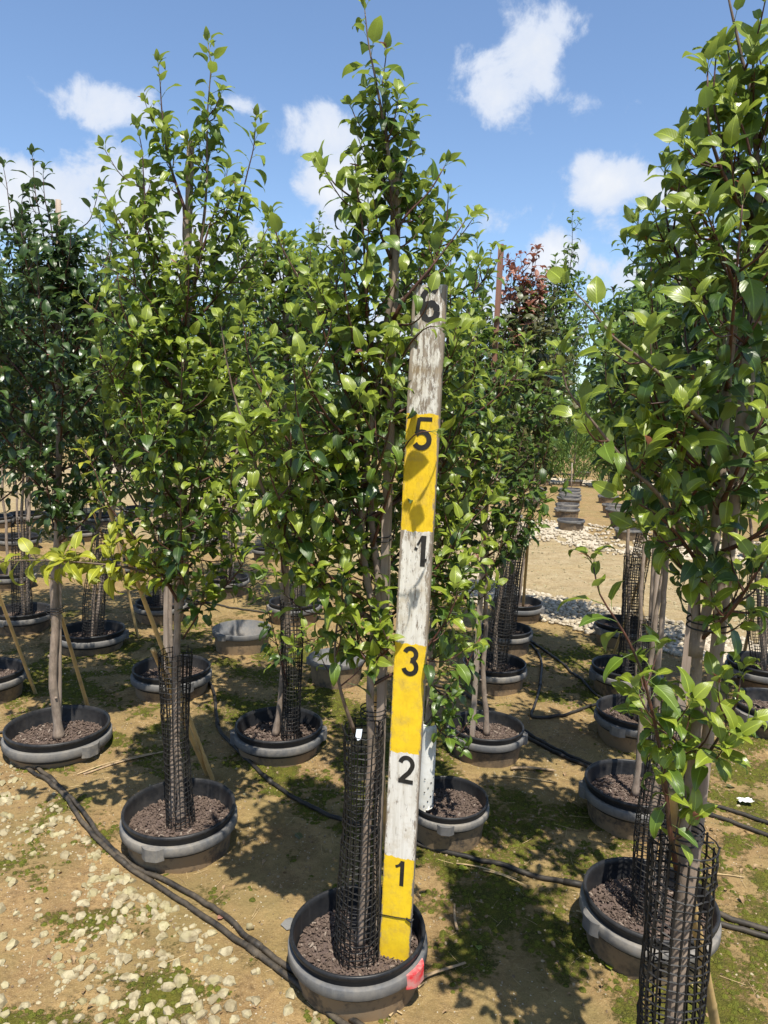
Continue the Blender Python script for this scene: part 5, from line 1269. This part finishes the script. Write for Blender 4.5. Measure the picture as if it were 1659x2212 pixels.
# ------------------------------------------------------------------ litter on the ground
N = 1500; x = rng.uniform(-2.4, 2.8, N); y = rng.uniform(1.1, 5.8, N); tvl, tfl, _ = LO[5]
scatter_join('leaf_litter', [(tvl, tfl)], np.stack([x, y, gh(x, y) + .006], 1), euler_mats(rng.uniform(-.5, .5, N), rng.uniform(-.3, .3, N), rng.uniform(0, 6.28, N)), .010 + .028 * rng.random(N) ** 2, m_flat('dry_leaf', (.20, .12, .06), (.33, .23, .12)), ground)
N = 13000; x = rng.uniform(-2.4, 2.8, N); y = rng.uniform(1.1, 4.8, N)
scatter_join('soil_crumbs', PEBS, np.stack([x, y, gh(x, y) + .001], 1), euler_mats(rng.uniform(-1, 1, N), rng.uniform(-1, 1, N), rng.uniform(0, 6.28, N)), .0015 + .0065 * rng.random(N) ** 2.5, m_flat('crumb', (.12, .08, .045), (.40, .31, .18)), ground)
def fallen(px, py, kind, size, lab, rz):
    p = G(px, py); o = link('fallen_leaf', leaf_mesh(True, 4, kind), None, label=lab, category='leaf', group='fallen leaves on the sand')
    o.location = (p.x, p.y, float(gh(p.x, p.y)) + .008); o.scale = (size,) * 3; o.rotation_euler = (.1, .05, rz)
fallen(978, 1880, 'young', .06, 'pale green fallen leaf below the thin pipe, right of the board', .4)
fallen(1132, 1932, 'dull', .055, 'round grey green fallen leaf in the shade right of the board', 2.1)
fallen(630, 1790, 'dull', .06, 'narrow grey leaf lying left of the front mesh guard', -.8)
fallen(462, 2000, 'red', .04, 'curled reddish dry leaf among the front stones', 1.0)
fallen(1325, 2105, 'young', .05, 'yellowish leaf at the lower right sand', 1.6)
fallen(1035, 2060, 'young', .045, 'small pale leaf right of the front pot', 1.5)
fallen(1560, 1700, 'dull', .06, 'crumpled pale leaf by the pipes at right', .3)
tw = [(985, 1975, 1.55, .13, 'flat straw coloured stick standing out right of the front pot', .005), (940, 2110, .55, .22, 'broken dry stalk lying in front of the front pot', .007), (880, 2160, .9, .16, 'crossed dry stalk at the bottom edge', .004),
      (1050, 1880, -.35, .22, 'long straw stalk below the thin pipe', .004), (1090, 1895, -.5, .16, 'short straw stalk beside the long one below the thin pipe', .004), (1130, 1690, -.1, .3, 'dry stem lying right of the white guard pot', .004),
      (575, 1640, .8, .16, 'thin stick beside the middle pipe', .003), (300, 1640, .7, .5, 'long dry stick behind the left pot pointing at the bare trunk', .007), (250, 1650, .75, .35, 'thin stick next to the long stick left of the left pot', .004),
      (760, 2130, .1, .2, 'flat stick at the lower middle beside the front pipes', .005), (800, 2160, -.5, .2, 'stick lying across the pebbles at the bottom', .004), (1330, 2000, -.6, .26, 'thin straw in front of the large right pot', .003),
      (1150, 1670, .0, .20, 'flat dark bark strip in the shade', .010), (1560, 1900, .0, .16, 'pale straw right of the nearest guard', .003)]
for px, py, rz, L, lab, r_ in tw:
    p = G(px, py); q = smooth_path([(-L / 2, 0, 0), (-L * .1, L * .04, .004), (L / 2, 0, 0)], .03); mb = MB(); mb.add(*tube(q, np.linspace(r_, r_ * .7, len(q)), 6, flat=.5))
    o = link('dry_stick', mb.mesh('dry_stick', DRYWOOD if r_ > .0045 else STRAW, True), None, label=lab, category='stick', group='dry sticks and stalks on the sand'); o.location = (p.x, p.y, float(gh(p.x, p.y)) + r_ + .002); o.rotation_euler = (0, .02, rz)
p = G(632, 2003); tv, tf = hull_rock(77, .22, 12, .2); o = link('slate_piece', make_mesh('slate_piece', tv, tf, SLATE), None, label='dark flat slate piece beside the front pipes', category='stone'); o.location = (p.x, p.y, .012); o.scale = (.036, .03, .03)
for px, py, s, lab in [(540, 2007, .017, 'round mossy ball of stone right of the front pipes'), (1055, 1850, .006, 'small white chip right of the board'), (1130, 1965, .006, 'tiny white chip near the middle pipe')]:
    p = G(px, py); o = link('ground_stone', make_mesh('ground_stone', *PEBS[2], STONE, True), None, label=lab, category='stone'); o.location = (p.x, p.y, s * .5); o.scale = (s, s, s * 1.3)
# crumpled white film by the right pipes
mb = MB(); rg2 = random.Random(4); n = 7; V = [((i - 3) * .010 + rg2.uniform(-.004, .004), (j - 3) * .006, .002 + rg2.random() * .008) for i in range(n) for j in range(n)]
mb.add(V, [(i * n + j, (i + 1) * n + j, (i + 1) * n + j + 1, i * n + j + 1) for i in range(n - 1) for j in range(n - 1)]); p = G(1610, 1735)
o = link('plastic_film', mb.mesh('plastic_film', WHITEP), None, label='crumpled white plastic film beside the pipes at the right edge', category='litter'); o.location = (p.x, p.y, .01)
print('objects', len(bpy.data.objects), 'leaves', sum(1 for o in bpy.data.objects if o.name.startswith('leaf')))
